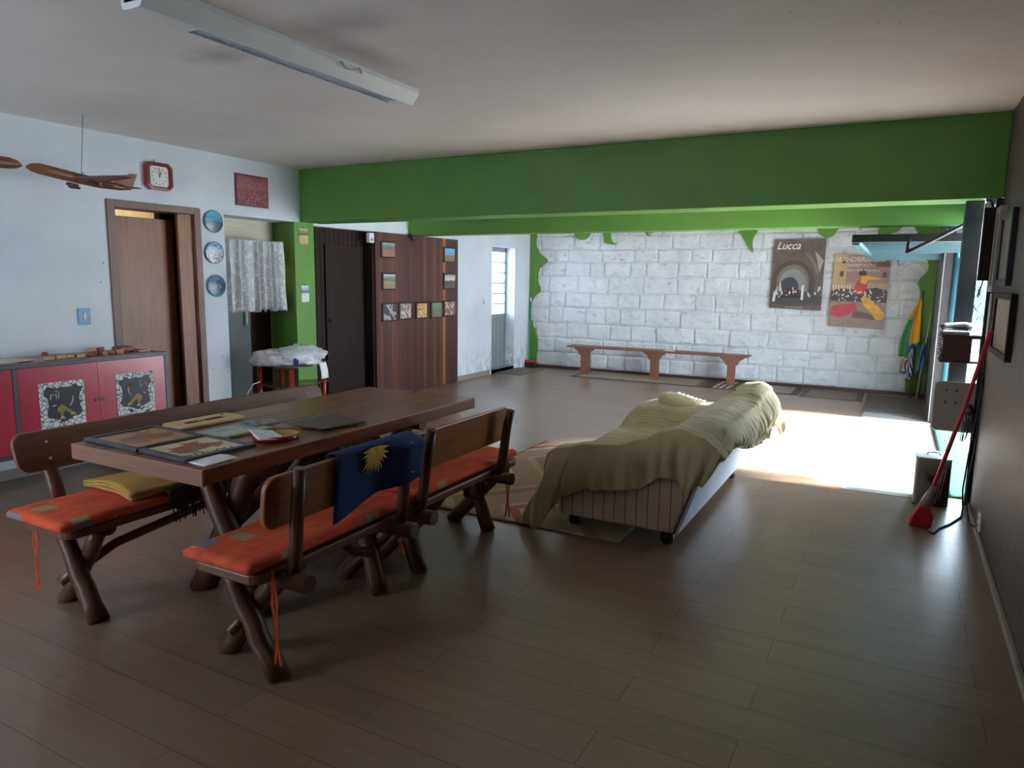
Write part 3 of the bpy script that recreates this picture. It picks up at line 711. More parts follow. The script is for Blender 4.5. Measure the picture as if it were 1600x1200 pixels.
paper('note_paper', 'white paper note standing in the round tin lid', [(-2.51, 2.17, TZ + .045), (-2.37, 2.10, TZ + .026), (-2.33, 2.22, TZ + .012), (-2.46, 2.26, TZ + .03)], ink='Eg', bend=.003)
t = thing('magazine', (-2.43, 2.58, TZ), 'dark glossy carved magazine-sized panel farthest along the table', 'magazine')
def fn(a, b):
    x = -2.56 + a * .25 + (b - .5) * .05; y = 2.46 + b * .25 + a * .0; h = .012 + .016 * b * (1 - a) + noise.noise(Vector((x * 40, y * 40, 1))) * .003
    return (x, y, TZ + max(.004, h))
sheet('cover', fn, 22, 22, pic('dark_print', [(0, (60, 52, 52)), (1, (88, 78, 76))], 60, 'NOISE', (140, 108, 92), .7, .58, .5, 0, .03, .2), t, .006)

# ================================================================= RED CABINET
t = thing('sideboard', (-5.38, 2.4, 0), 'long low crimson sideboard with heraldic shields and grey edging', 'cabinet')
CX, CXB = -5.15, -5.60
m = MB(); e = .028; z0, z1 = .25, .885
m.box(CXB, CX, .9, 3.68, z1 - e, z1).box(CXB, CX, .9, 3.68, z0, z0 + e).box(CXB, CX, 3.68 - e, 3.68, z0 + e, z1 - e).box(CXB, CX, 2.53, 2.53 + e, z0 + e, z1 - e).box(CXB, CX, .9, .9 + e, z0 + e, z1 - e).box(CXB, CXB + .02, .93, 3.66, z0, z1 - e)
m.out('carcass', MT['charcoal'], t, .002)
for yy in (1.2, 3.55): MB().box(CXB + .05, CX - .12, yy, yy + .04, 0, .25).out('leg', MT['charcoal'], t)
bx('top_panel', (CXB, CX - .02, .93, 3.65, z1, z1 + .003), plain('dusty_pink_top', (150, 92, 96), .35), t)
for (a, b) in ((2.56, 3.105), (3.108, 3.65), (1.75, 2.527), (.93, 1.747)):
    dd = bx('door', (CX - .02, CX - .004, a, b, z0 + e + .002, z1 - e - .002), MT['crimson'], t)
    if a == 3.108:
        MB().box(CX - .004, CX + .006, 3.07, 3.14, .565, .585).out('handle', plain('dark_red_pull', (92, 18, 34), .4), dd)
n_ = NT('crackled_white'); vo = n_.n('TexVoronoi', feature='DISTANCE_TO_EDGE'); n_.l(n_.co(), vo.inputs['Vector']); vo.inputs['Scale'].default_value = 30
MT['crackle'] = n_.fin(n_.mix(n_.math('LESS_THAN', vo.outputs['Distance'], .05), lin((226, 232, 230)), lin((40, 48, 52))), .6)
MT['shield'] = plain('dark_slate_shield', (36, 38, 48), .5)
MT['gold_paint'] = plain('gold_brown_paint', (150, 118, 70), .5, var=.3, scale=60)
MT['line_white'] = plain('off_white_line', (190, 186, 170), .6)
MT['rust'] = plain('rust_paint', (130, 76, 66), .6)
def emblem(y0, y1, z0, z1, flip):
    pn = bx('shield_panel', (CX - .004, CX + .004, y0, y1, z0, z1), MT['crackle'], t)
    W_, H_ = y1 - y0, z1 - z0; X1 = CX + .004
    def Q(a, b): a = 1 - a if flip else a; return (y0 + a * W_, z0 + b * H_)
    sh = [(.10, .82), (.17, .92), (.38, .85), (.5, .88), (.66, .86), (.80, .93), (.84, .86), (.96, .84), (.87, .66), (.86, .5), (.93, .28), (.84, .2), (.74, .2), (.62, .15), (.47, .09), (.40, .15), (.14, .24), (.14, .33), (.18, .5), (.16, .66), (.08, .72)]
    MB().prism([Q(*q) for q in sh], 'x', X1, X1 + .003).out('shield', MT['shield'], pn)
    X2 = X1 + .003
    body = [(.36, .42), (.46, .50), (.56, .42), (.64, .36), (.72, .26), (.68, .24), (.58, .31), (.52, .36), (.47, .29), (.49, .2), (.42, .22), (.42, .32), (.36, .34)]
    MB().prism([Q(*q) for q in body], 'x', X2, X2 + .002).out('beast', MT['gold_paint'], pn)
    for ln in ([(.22, .62), (.23, .72), (.29, .74)], [(.34, .74), (.36, .62), (.40, .66), (.40, .78), (.34, .80)], [(.64, .44), (.71, .55), (.72, .66)], [(.26, .47), (.33, .50)]):
        MB().tube([(X2 + .002,) + Q(*q) for q in ln], .0045, 6).out('feather', MT['line_white'], pn)
    for (a, b, c_) in ((.46, .20, 0), (.70, .26, 0)):
        m2 = MB()
        for k in (-.05, 0, .05): m2.tube([(X2 + .002,) + Q(a, b + .03), (X2 + .002,) + Q(a + k, b - .03)], .005, 6)
        m2.out('claw', plain('pale_gold', (206, 182, 110), .5), pn)
    MB().tube([(X2 + .002,) + Q(.58, .70), (X2 + .002,) + Q(.66, .73), (X2 + .002,) + Q(.76, .72)], [.004, .008, .003], 6).out('head', MT['rust'], pn)
    MB().box(CX + .003, CX + .0052, (y0 + y1) / 2 - .002, (y0 + y1) / 2 + .002, z0, z1).out('seam', MT['ink'], pn)
emblem(2.687, 2.995, .423, .742, False); emblem(3.24, 3.545, .427, .746, True)
# small things on the cabinet
MT['toy_wood'] = wood('toy_beech', (150, 112, 84), (196, 158, 124), 'y', .5, 3)
MT['toy_red'] = wood('toy_red_wood', (104, 40, 40), (134, 60, 52), 'y', .5, 3)
t = thing('wooden_toy', (-5.25, 3.0, .888), 'long jointed pale wooden toy with raised head on the red cabinet', 'toy')
sp_ = [(2.80, 0), (2.87, .01), (2.94, -.005), (3.01, .01), (3.08, 0)]
for k, (y, dx) in enumerate(sp_): 
    MB().box(-5.275 + dx, -5.235 + dx, y, y + .062, .889, .918).out('segment', MT['toy_wood'], t, .006)
MB().lathe([(0, 0), (.018, .003), (.02, .015), (.014, .028), (0, .032)], (-5.255, 2.80, .918), 'z', 12).out('head', MT['toy_red'], t)
for k, (y, dx, mm, sx, sy, sz, a) in enumerate(((3.13, .02, 'toy_red', .045, .07, .035, 20), (3.16, -.05, 'toy_wood', .03, .06, .05, -30), (3.22, .02, 'toy_wood', .028, .055, .03, 60), (3.24, -.06, 'toy_red', .03, .05, .055, 10), (3.29, .0, 'toy_wood', .05, .03, .03, 35), (3.34, .02, 'toy_wood', .03, .055, .035, -15))):
    lab = ['small dark red wooden block beside the jointed toy on the red cabinet', 'beech toy block standing behind the first red block', 'slim beech toy block lying turned in the toy pile', 'upright dark red toy block at the back of the toy pile', 'short beech toy block lying crosswise in the toy pile', 'beech toy block at the right end of the toy pile'][k]
    o = MB().box(-sx / 2, sx / 2, -sy / 2, sy / 2, 0, sz).out('toy_block', MT[mm], None, .006); o.location = (-5.26 + dx, y, .889); o.rotation_euler.z = R(a); tag(o, lab, 'toy', 'wooden toy blocks on the red cabinet')
o = MB().box(-.06, .06, -.055, .055, 0, .04).out('wooden_box', MT['toy_red'], None, .003); o.location = (-5.38, 3.46, .889); tag(o, 'small dark red wooden box near the right end of the cabinet top', 'box')
o = MB().box(-.02, .02, -.045, .045, 0, .014).out('wooden_clip', MT['toy_wood'], None, .003); o.location = (-5.26, 3.55, .889); tag(o, 'little pale wooden piece at the right end of the cabinet top', 'toy')
for k, (y, x, a) in enumerate(((2.33, -5.32, 3), (2.45, -5.30, -6), (2.58, -5.33, 9))):
    o = MB().box(-.11, .11, -.15, .15, 0, .003).out('leaflet', [MT['paper'], plain('grey_leaflet', (176, 172, 160), .5), plain('buff_leaflet', (196, 186, 168), .5)][k], None); o.location = (x, y, .889 + k * .004); o.rotation_euler.z = R(a)
    tag(o, ['leaflet lying lowest and leftmost on the red cabinet', 'grey leaflet, middle of three on the red cabinet', 'buff leaflet lying uppermost nearest the toys on the red cabinet'][k], 'leaflet', 'leaflets on the red cabinet')

# ================================================================= LEFT WALL ITEMS
# clock
t = thing('wall_clock', (LX, 4.005, 2.315), 'octagonal red-brown framed wall clock showing noon', 'clock')
def octo(hw, hh, c): return [(4.005 + a * hw, 2.315 + b * hh) for a, b in ((1, 1 - c), (1 - c, 1), (-1 + c, 1), (-1, 1 - c), (-1, -1 + c), (-1 + c, -1), (1 - c, -1), (1, -1 + c))]
MT['clock_frame'] = plain('oxblood_lacquer', (112, 44, 44), .35)
o8, i8 = octo(.118, .112, .3), octo(.085, .083, .22)
m = MB(); va = [(LX, *q) for q in o8] + [(LX + .05, *q) for q in o8] + [(LX + .055, *q) for q in octo(.10, .096, .28)] + [(LX + .04, *q) for q in i8]
fs = []
for lv in range(3): fs += [(lv * 8 + i, lv * 8 + (i + 1) % 8, (lv + 1) * 8 + (i + 1) % 8, (lv + 1) * 8 + i) for i in range(8)]
m.add(va, fs).out('frame', MT['clock_frame'], t)
MB().prism(i8, 'x', LX + .01, LX + .036).out('dial', MT['white_plastic'], t)
m = MB()
for k in range(12):
    a = PI / 6 * k; y_, z_ = 4.005 + .066 * math.sin(a), 2.315 + .066 * math.cos(a); m.box(LX + .036, LX + .0375, y_ - .004, y_ + .004, z_ - .004, z_ + .004)
m.out('hour_marks', MT['ink'], t)
MB().tube([(LX + .039, 4.005, 2.305), (LX + .039, 4.001, 2.375)], .0022, 6).out('minute_hand', MT['ink'], t)
MB().tube([(LX + .041, 4.005, 2.31), (LX + .041, 4.022, 2.355)], .003, 6).out('hour_hand', MT['ink'], t)
MB().tube([(LX + .003, 3.985, 2.427), (LX + .003, 3.985, 2.455)], .003, 6).out('nail', MT['ink'], t)
# red picture
t = thing('red_picture', (LX, 5.01, 2.31), 'dark red monochrome town picture on the wall by the beam', 'picture')
bx('panel', (LX, LX + .018, 4.815, 5.205, 2.16, 2.455), plain('maroon_edge', (88, 26, 44), .5), t)
bx('print', (LX + .018, LX + .02, 4.83, 5.19, 2.175, 2.44), pic('maroon_town', [(0, (70, 28, 44)), (.5, (98, 46, 58)), (.62, (128, 72, 76)), (1, (104, 54, 66))], 55, 'VORONOI', (160, 106, 106), .45, .55, .4, -.135, .27, .5), t)
# plates
pl_lab = ['upper of three blue souvenir plates, with pine trees under pale blue sky', 'middle blue souvenir plate showing a white domed church', 'lowest blue souvenir plate, dark with bright light streak']
pl_st = [[(0, (70, 84, 84)), (.45, (56, 86, 96)), (.55, (86, 168, 200)), (1, (110, 186, 212))], [(0, (150, 150, 152)), (.2, (110, 106, 108)), (.62, (180, 180, 182)), (.75, (70, 160, 200)), (1, (60, 140, 188))], [(0, (60, 140, 180)), (.3, (34, 56, 74)), (.7, (24, 40, 56)), (1, (90, 150, 180))]]
for k, (y, z) in enumerate(((4.547, 1.985), (4.54, 1.702), (4.547, 1.40))):
    t = thing('souvenir_plate', (LX, y, z), pl_lab[k], 'plate', 'blue souvenir plates beside the brown door')
    MB().lathe([(.05, .0), (.096, .016), (.1, .02), (.094, .022), (.093, .0185)], (LX, y, z), 'x', 40).out('rim', plain('plate_rim', (70, 120, 150), .25), t)
    MB().lathe([(.093, .018), (.07, .023), (.035, .027), (0, .028)], (LX, y, z), 'x', 40).out('picture', pic('plate_print_%s' % 'abc'[k], pl_st[k], (60, 50, 30)[k], 'VORONOI', ((40, 60, 60), (235, 235, 235), (120, 190, 220))[k], (.5, .6, .35)[k], (.55, .5, .7)[k], .32, -.1, .2, .6), t)
# switches
t = thing('light_switch', (LX, 3.30, 1.16), 'blue light switch plate above the red cabinet', 'switch')
bx('plate', (LX, LX + .012, 3.255, 3.35, 1.10, 1.225), plain('blue_plate', (84, 138, 184), .4, var=.25, scale=30), t, .004)
MB().prism([(3.30, 1.13), (3.318, 1.155), (3.312, 1.185), (3.30, 1.20), (3.29, 1.17)], 'x', LX + .012, LX + .019).out('rocker', MT['cream'], t)
t = thing('light_switch', (LX, 9.42, 1.15), 'small white double switch beside the grey steel door', 'switch')
bx('plate', (LX, LX + .010, 9.385, 9.455, 1.085, 1.205), MT['white_plastic'], t, .003)
for zz in (1.17, 1.145, 1.12): bx('rocker', (LX + .010, LX + .015, 9.405, 9.435, zz - .008, zz + .008), MT['grey_metal'], t)
# column cards
for (nm, y0, y1, z0, z1, st, lab) in (('wall_calendar', 5.615, 5.745, 1.835, 2.0, [(0, (176, 158, 110)), (.5, (190, 172, 120)), (.6, (70, 66, 56)), (1, (186, 168, 118))], 'small buff calendar card hung high on the green pier'), ('wall_card', 5.625, 5.735, 1.225, 1.40, [(0, (235, 235, 235)), (.45, (228, 228, 226)), (.6, (60, 110, 116)), (1, (225, 230, 232))], 'small white card with blue photo low on the green pier')):
    t = thing(nm, (LX, (y0 + y1) / 2, z0), lab, 'card')
    bx('card', (LX + .004, LX + .010, y0, y1, z0, z1), pic(nm + '_print', st, 70, 'VORONOI', (90, 86, 80), .4, .6, .6, 0, z1 - z0, .5), t)
    MB().tube([(LX + .008, (y0 + y1) / 2, z1), (LX + .006, (y0 + y1) / 2, z1 + .02)], .003, 6).out('nail', MT['ink'], t)
# nine framed tiles
tiles = [('hillside village with red roofs', 6.92, 7.205, 1.735, 1.935, [(0, (150, 96, 78)), (.5, (140, 104, 84)), (.62, (84, 104, 96)), (.85, (110, 130, 136)), (1, (150, 170, 180))], 70, (206, 190, 176), .5),
 ('green valley under cloudy mountains', 6.935, 7.205, 1.345, 1.555, [(0, (96, 100, 66)), (.45, (150, 134, 96)), (.6, (72, 96, 94)), (.8, (96, 130, 140)), (1, (206, 212, 200))], 50, (176, 160, 120), .3),
 ('pale figure on dark ground', 6.93, 7.22, .955, 1.185, [(0, (58, 58, 64)), (1, (62, 62, 70))], 9, (190, 190, 180), .6),
 ('grey leafy sketch', 7.265, 7.53, .965, 1.185, [(0, (120, 104, 92)), (1, (132, 118, 106))], 26, (214, 208, 196), .7),
 ('golden scrolls', 7.625, 7.88, .96, 1.18, [(0, (120, 72, 44)), (1, (140, 92, 52))], 40, (216, 180, 116), .8),
 ('grey town under green sky', 7.965, 8.235, .955, 1.18, [(0, (96, 88, 74)), (.55, (108, 100, 84)), (.62, (76, 120, 98)), (1, (84, 134, 112))], 60, (120, 110, 92), .4),
 ('brown and white curves', 8.275, 8.57, .965, 1.19, [(0, (124, 84, 72)), (1, (136, 98, 84))], 18, (208, 196, 178), .6),
 ('red cliff against a bright blue sky', 8.275, 8.56, 1.715, 1.925, [(0, (104, 118, 70)), (.3, (130, 110, 74)), (.4, (176, 96, 70)), (.6, (88, 168, 206)), (1, (96, 180, 220))], 30, (160, 96, 72), .2),
 ('white waves above dark field', 8.275, 8.575, 1.345, 1.57, [(0, (96, 80, 72)), (.5, (84, 70, 66)), (.62, (216, 214, 208)), (.85, (200, 198, 190)), (1, (120, 110, 104))], 24, (70, 64, 60), .3)]
for k, (dsc, y0, y1, z0, z1, st, sc, mc, amt) in enumerate(tiles):
    t = thing('framed_tile', (LX + .03, (y0 + y1) / 2, (z0 + z1) / 2), 'small black framed tile on dark boarding: ' + dsc, 'picture', 'framed tiles on the wood boarding')
    bx('frame', (LX + .03, LX + .048, y0, y1, z0, z1), MT['black'], t, .003)
    h = z1 - z0
    bx('tile', (LX + .048, LX + .051, y0 + .022, y1 - .022, z0 + .018, z1 - .018), pic('tile_print_%d' % k, st, sc, 'WAVE' if k in (2, 3, 4, 6) else 'VORONOI', mc, amt, (.78, 0, .78, .62, .5, .5, .66, .5, .5)[k] or .5, .3, -h / 2 + .018, h - .036, .5 if k != 7 else .8), t)
t = thing('door_sensor', (LX, 6.75, 1.965), 'small white box above the dark recess door', 'sensor')
bx('case', (LX - .0, LX + .05, 6.70, 6.79, 1.905, 2.02), MT['white_plastic'], t, .006); bx('lens', (LX + .05, LX + .053, 6.725, 6.765, 1.925, 1.955), MT['grey_metal'], t)
t = thing('spot_lamp', (LX + .03, 7.52, 2.0), 'small black spotlight clamped at the top of the wood boarding', 'lamp')
MB().tube([(LX + .03, 7.50, 2.04), (LX + .06, 7.52, 2.02), (LX + .09, 7.54, 1.99)], [.02, .03, .036], 12).out('shade', MT['black'], t)
MB().tube([(LX + .02, 7.49, 2.2), (LX + .018, 7.5, 2.12), (LX + .035, 7.5, 2.04)], .004, 6).out('cable', MT['black'], t)
# lace curtain
n_ = NT('white_lace'); v = n_.co((1, 1, 1)); vo = n_.n('TexVoronoi', feature='F1'); n_.l(v, vo.inputs['Vector']); vo.inputs['Scale'].default_value = 130
nz = n_.noise(n_.co((1, 2.4, 1.2)), 14, 5, .7)
hole = n_.math('MULTIPLY', n_.math('GREATER_THAN', nz, .46), n_.math('GREATER_THAN', vo.outputs['Distance'], .35))
alpha = n_.math('SUBTRACT', .92, n_.math('MULTIPLY', hole, .42)); n_.l(alpha, n_.b.inputs['Alpha']); 
MT['lace'] = n_.fin(n_.ramp(nz, [(.35, lin((214, 216, 218))), (.65, lin((238, 238, 238)))]), .9)
t = thing('lace_curtain', (LX - .03, 5.05, 1.84), 'short white lace curtain with scalloped hem in the doorway', 'curtain')
def fn(a, b):
    y = 4.675 + a * .755 + .015 * (1 - a) * 0; ph = a * 52 + 2.2 * math.sin(a * 9) + 1.2 * math.sin(a * 23)
    am = .018 + .018 * b; hem = .016 * abs(math.sin(a * 26))
    z = 1.845 - b * (.69 + .006 * math.sin(a * 40)) - (hem if b > .97 else 0)
    return (LX - .05 + am * math.sin(ph) + .004 * math.sin(b * 9 + a * 30), y + .006 * math.cos(ph) + b * .012 * (a - .5), z)
sheet('lace', fn, 220, 30, MT['lace'], t, .0012)
MB().tube([(LX - .05, 4.674, 1.835), (LX - .05, 5.44, 1.835)], .004, 8).out('rod', MT['white_metal'], t)

# aeroplanes
MT['plane_wood'] = wood('carved_brown_wood', (84, 50, 34), (124, 78, 52), 'y', .45, 2)
def airplane(label, c, ang, pitch, string_top):
    t = thing('wooden_airplane', c, label, 'model airplane')
    x, y, z = c; L = .37
    def P(dx, dy, dz): return (x + dx, y + dy, z + dz)
    MB().tube([P(0, -L, -.004), P(0, -L + .03, .0), P(0, -L + .08, .004), P(0, -.1, .0), P(0, .12, 0), P(0, .28, .006), P(0, .36, .012)], [.006, .026, .036, .037, .034, .022, .008], 14).out('fuselage', MT['plane_wood'], t)
    for s in (-1, 1):
        wv = [(x + s * .02, y - .09, z - .012), (x + s * .30, y + .13, z + .035), (x + s * .30, y + .18, z + .035), (x + s * .02, y + .09, z - .012)]
        MB().add(wv + [(a, b, c_ + .011) for a, b, c_ in wv], [(0, 1, 2, 3), (7, 6, 5, 4), (0, 4, 5, 1), (1, 5, 6, 2), (2, 6, 7, 3), (3, 7, 4, 0)]).out('wing', MT['plane_wood'], t, .003)
        MB().prism([(x + s * .005, y + .25), (x + s * .12, y + .34), (x + s * .12, y + .37), (x + s * .005, y + .335)], 'z', z + .008, z + .014).out('tailplane', MT['plane_wood'], t, .002)
        for (q, w_) in ((.12, .02), (.2, .08)):
            MB().tube([P(s * q, w_ - .06, -.032), P(s * q, w_ - .04, -.032), P(s * q, w_ + .02, -.03)], [.010, .014, .009], 10).out('engine', MT['wood_red'], t)
    MB().prism([(y + .20, z + .015), (y + .35, z + .125), (y + .405, z + .13), (y + .37, z + .012)], 'x', x - .004, x + .004).out('tail_fin', MT['plane_wood'], t, .002)
    t.rotation_euler = (pitch, 0, ang)
    if string_top:
        MB().tube([P(0, -.0, .026), P(0, -.01, .05), P(0, -.012, string_top - z)], .0022, 6).out('string', MT['ink'], t)
        MB().lathe([(.009, -.002), (.011, 0), (.009, .002), (.007, 0), (.009, -.002)], P(0, 0, .04), 'x', 12).out('hook', MT['dark_metal'], t)
    return t
airplane('brown carved wooden model airplane hanging from the ceiling beside the clock', (-5.14, 3.09, 2.155), R(0), R(-6), CZ)
airplane('second carved wooden airplane, only its nose showing at the left edge', (-5.0, 2.27, 2.17), R(185), R(-2), CZ)

# ceiling fluorescent fitting
t = thing('fluorescent_lamp', (-2.69, 2.7, 2.55), 'long white fluorescent ceiling fitting with louvre, switched off', 'lamp')
fx0, fx1, fy0, fy1 = -2.765, -2.595, 1.86, 3.60
lx0, lx1 = fx0 + .022, fx1 - .062
prof = [(fx0, 2.6), (fx0 + .01, 2.52), (lx0, 2.515), (lx0, 2.54), (lx1, 2.54), (lx1, 2.515), (lx1 + .01, 2.515), (fx1, 2.575), (fx1, 2.6)]
MB().prism(prof, 'y', fy0, fy1).out('housing', MT['white_metal'], t)
MB().box(lx0, lx1, fy0, fy0 + .28, 2.514, 2.57).out('end_cover', MT['white_metal'], t, .002)
MB().box(lx0, lx1, fy1 - .12, fy1, 2.514, 2.57).out('end_cover', MT['white_metal'], t, .002)
m = MB()
for k in range(62): y = fy0 + .285 + k * .0215; m.add([(lx0, y, 2.517), (lx1, y, 2.517), (lx1, y + .014, 2.538), (lx0, y + .014, 2.538)], [(0, 1, 2, 3)])
m.box(lx0, lx0 + .003, fy0 + .28, fy1 - .12, 2.515, 2.556).box(lx1 - .003, lx1, fy0 + .28, fy1 - .12, 2.515, 2.556)
m.out('louvre', MT['chrome'], t)
MB().tube([((lx0 + lx1) / 2, fy0 + .28, 2.532), ((lx0 + lx1) / 2, fy1 - .12, 2.532)], .005, 10).out('tube', MT['white_plastic'], t)
MB().tube([(fx1 + .002, 2.93, 2.585), (fx1 + .02, 2.93, 2.55), (fx1 + .02, 3.06, 2.55), (fx1 + .002, 3.06, 2.585)], .006, 8).out('clip', MT['white_metal'], t)
t = thing('vent_grille', (-2.86, 1.79, 2.58), 'slotted white junction cover at the near end of the ceiling lamp', 'cover')
m = MB(); m.box(-2.95, -2.80, 1.60, 1.85, 2.583, 2.6)
m.out('cover', plain('dusty_beige_enamel', (150, 146, 140), .6), t, .004)
m = MB()
for k in range(7): m.box(-2.945 + k * .021, -2.937 + k * .021, 1.849, 1.853, 2.585, 2.598)
m.out('slots', MT['ink'], t)
# ================================================================= CORNER STAND AND BAGS
SZ = .62
A_, D_, C_, B_ = (-5.55, 4.97), (-5.18, 5.48), (-5.02, 4.88), (-5.45, 5.16)
t = thing('corner_stand', (-5.3, 5.15, 0), 'low corner stand with smoked glass shelves on red tube legs', 'stand')
n_ = NT('smoked_glass'); n_.b.inputs['Transmission Weight'].default_value = .35; MT['smoked'] = n_.fin(lin((96, 84, 78)), .1)
def arc_shelf(z):
    p0, p1, p2 = Vector(A_ + (0,)), Vector(D_ + (0,)), Vector(C_ + (0,))
    o = [(-5.60, 5.0)]
    for k in range(13):
        q = k / 12; c = (1 - q) ** 2 * p0 + 2 * q * (1 - q) * (p2 + (p2 - (p0 + p1) / 2) * .75) + q * q * p1; o.append((c.x, c.y))
    o += [(-5.15, 5.53), (-5.3, 5.52), (-5.53, 5.2)]
    return MB().prism(o, 'z', z, z + .014)
for z in (SZ, .42, .16): arc_shelf(z).out('shelf', MT['smoked'], t, .003)
for (x, y) in (A_, D_, C_, B_):
    m = MB(); m.tube([(x, y, 0), (x, y, SZ)], .024, 16); m.out('leg', MT['red_tube'], t)
    MB().lathe([(0, SZ + .014), (.026, SZ + .014), (.026, SZ + .022), (0, SZ + .026)], (x, y, 0), 'z', 16).out('cap', MT['red_tube'], t)
n_ = NT('thin_white_plastic'); n_.b.inputs['Transmission Weight'].default_value = .12; n_.bump(n_.noise(n_.co(), 18, 4), .4, .01)
MT['bag'] = n_.fin(n_.ramp(n_.noise(n_.co(), 5, 4), [(.3, lin((206, 208, 214))), (.7, lin((240, 242, 246)))]), .3)
n_ = NT('grey_translucent_plastic'); n_.bump(n_.noise(n_.co(), 18, 4), .4, .01); n_.b.inputs['Transmission Weight'].default_value = .2
MT['bag2'] = n_.fin(n_.ramp(n_.noise(n_.co(), 5, 4), [(.3, lin((176, 172, 172))), (.7, lin((216, 214, 214)))]), .3)
def crumple(name, label, c, rx, ry, h, ang, mat, sd, patch):
    t = thing(name, (c[0], c[1], c[2]), label, 'bag')
    def fn(a, b):
        th = a * 2 * PI; ph = (b - .5) * PI; cs = math.cos(ph)
        x, y, z = math.cos(th) * cs, math.sin(th) * cs, math.sin(ph)
        k = 1 + .28 * noise.noise(Vector((x * 1.6 + sd, y * 1.6, z * 1.6))) + (.26) * abs(noise.noise(Vector((x * 4 + sd, y * 4, z * 4)))) + (.10) * noise.noise(Vector((x * 11, y * 11, z * 11 + sd)))
        X, Y = x * rx * k, y * ry * k; Z = max(0, .45 + .55 * z * k) * h
        if Z < .025: X *= 1.08; Y *= 1.08
        return (c[0] + X * math.cos(ang) - Y * math.sin(ang), c[1] + X * math.sin(ang) + Y * math.cos(ang), c[2] + Z)
    MB().grid(fn, 56, 26).out('film', mat, t, recalc=False)
    if patch:
        for pq in patch: MB().grid(lambda a, b: (pq[0] + a * pq[2] * .6, pq[1] + a * pq[2] * .8, c[2] + .02 + b * pq[3] + .01 * math.sin(a * 5)), 5, 4).out('printed_patch', plain('dark_blue_print', (40, 44, 100), .4), t, recalc=False, solid=.002)
    return t
crumple('plastic_bag', 'grey-white crumpled plastic bag at the left on the corner stand', (-5.37, 4.93, SZ + .014), .17, .17, .15, .4, MT['bag2'], 3, ((-5.23, 4.90, .06, .03),))
crumple('plastic_bag', 'bright white plastic bag with blue print at the right on the corner stand', (-5.19, 5.16, SZ + .014), .15, .23, .18, -.55, MT['bag'], 8, ((-5.03, 4.92, .05, .06),))
t = thing('price_tag', (-5.12, 5.42, .5), 'white paper tag hanging from the corner stand edge', 'tag')
MB().grid(lambda a, b: (-5.1 + .012 * math.sin(b * 3), 5.33 + a * .1 + b * .03, .635 - b * .165), 4, 8).out('tag_paper', MT['paper'], t, recalc=False, solid=.001)
t = thing('white_cable', (-5.55, 4.93, .3), 'thin white cable looping down beside the corner stand', 'cable')
MB().tube([(-5.50, 4.93, .46), (-5.52, 4.86, .44), (-5.53, 4.80, .36), (-5.50, 4.75, .28), (-5.52, 4.72, .15), (-5.45, 4.70, .008), (-5.40, 4.60, .008)], .005, 6).out('wire', MT['white_plastic'], t)

# ================================================================= BACK OF ROOM
t = thing('green_broom', (-5.6, 10.85, 0), 'green handled broom leaning in the back corner', 'broom')
MB().tube([(-5.53, 10.86, .12), (-5.56, 10.93, 1.12)], .013, 10).out('handle', plain('green_plastic_tube', (40, 150, 100), .35), t)
MB().tube([(-5.56, 10.93, 1.12), (-5.562, 10.934, 1.19)], .0135, 10).out('grip', MT['white_plastic'], t)
MB().box(-5.64, -5.42, 10.83, 10.89, .07, .12).out('head', MT['red_plastic'], t, .012)
MB().prism([(-5.66, 0), (-5.40, 0), (-5.43, .075), (-5.63, .075)], 'y', 10.82, 10.90).out('bristles', MT['black'], t)
o = MB().box(-5.62, -5.12, 9.80, 10.60, 0, .012).out('doormat', plain('grey_brown_coir', (104, 98, 88), .95, var=.2, scale=50, bump=.6, bscale=150), None); tag(o, 'small grey-brown doormat in front of the grey steel door', 'doormat')
t = thing('plank_bench', (-3.2, 10.62, 0), 'long low backless wooden bench with three scalloped legs by the stone wall', 'bench')
MB().box(-4.66, -1.83, 10.47, 10.75, .425, .452).out('seat', MT['plank_bench'], t, .005)
for lx in (-4.36, -3.21, -2.06):
    pr = [(10.49, 0), (10.535, .0), (10.56, .10), (10.61, .14), (10.66, .10), (10.685, 0), (10.73, 0), (10.72, .425), (10.50, .425)]
    MB().prism(pr, 'x', lx - .016, lx + .016).out('leg', MT['plank_bench'], t, .004)
    br = [(lx - .17, .425), (lx - .17, .405), (lx - .13, .385), (lx - .105, .36), (lx - .09, .315), (lx - .06, .30), (lx - .06, .0), (lx - .035, .0), (lx, .06), (lx + .035, .0), (lx + .06, 0), (lx + .06, .30), (lx + .09, .315), (lx + .105, .36), (lx + .13, .385), (lx + .17, .405), (lx + .17, .425)]
    MB().prism(br, 'y', 10.485, 10.507).out('bracket', MT['plank_bench'], t, .003)
o = MB().box(-.07, .07, -.04, .04, 0, .006).out('small_paper', MT['paper'], None); o.location = (-3.0, 10.58, .453); tag(o, 'small white paper lying on the long plank bench', 'paper')
# rugs
def rugmat(name, c, period=None):
    n = NT(name); sx = n.n('SeparateXYZ'); n.l(n.co(), sx.inputs[0])
    base = n.ramp(n.noise(n.co(), 40, 3), [(.3, tuple(v * .8 for v in lin(c)[:3])), (.7, lin(c))])
    if period:
        fr = n.math('FRACT', n.math('DIVIDE', sx.outputs['X'], period)); base = n.mix(n.math('LESS_THAN', fr, .35), base, lin((208, 200, 186)))
    n.bump(n.noise(n.co(), 120, 2), .4, .003); return n.fin(base, .95)
t = thing('runner_rug', (-3.3, 10.45, 0), 'beige rug with dark border under the long plank bench', 'rug')
bx('border', (-4.45, -2.35, 10.14, 10.93, 0, .008), rugmat('rug_brown', (92, 78, 68)), t); bx('field', (-4.36, -2.50, 10.21, 10.86, .008, .011), rugmat('rug_beige', (158, 142, 124)), t)
t = thing('runner_rug', (-1.7, 10.45, 0), 'dark and pale striped rug between bench and posters', 'rug')
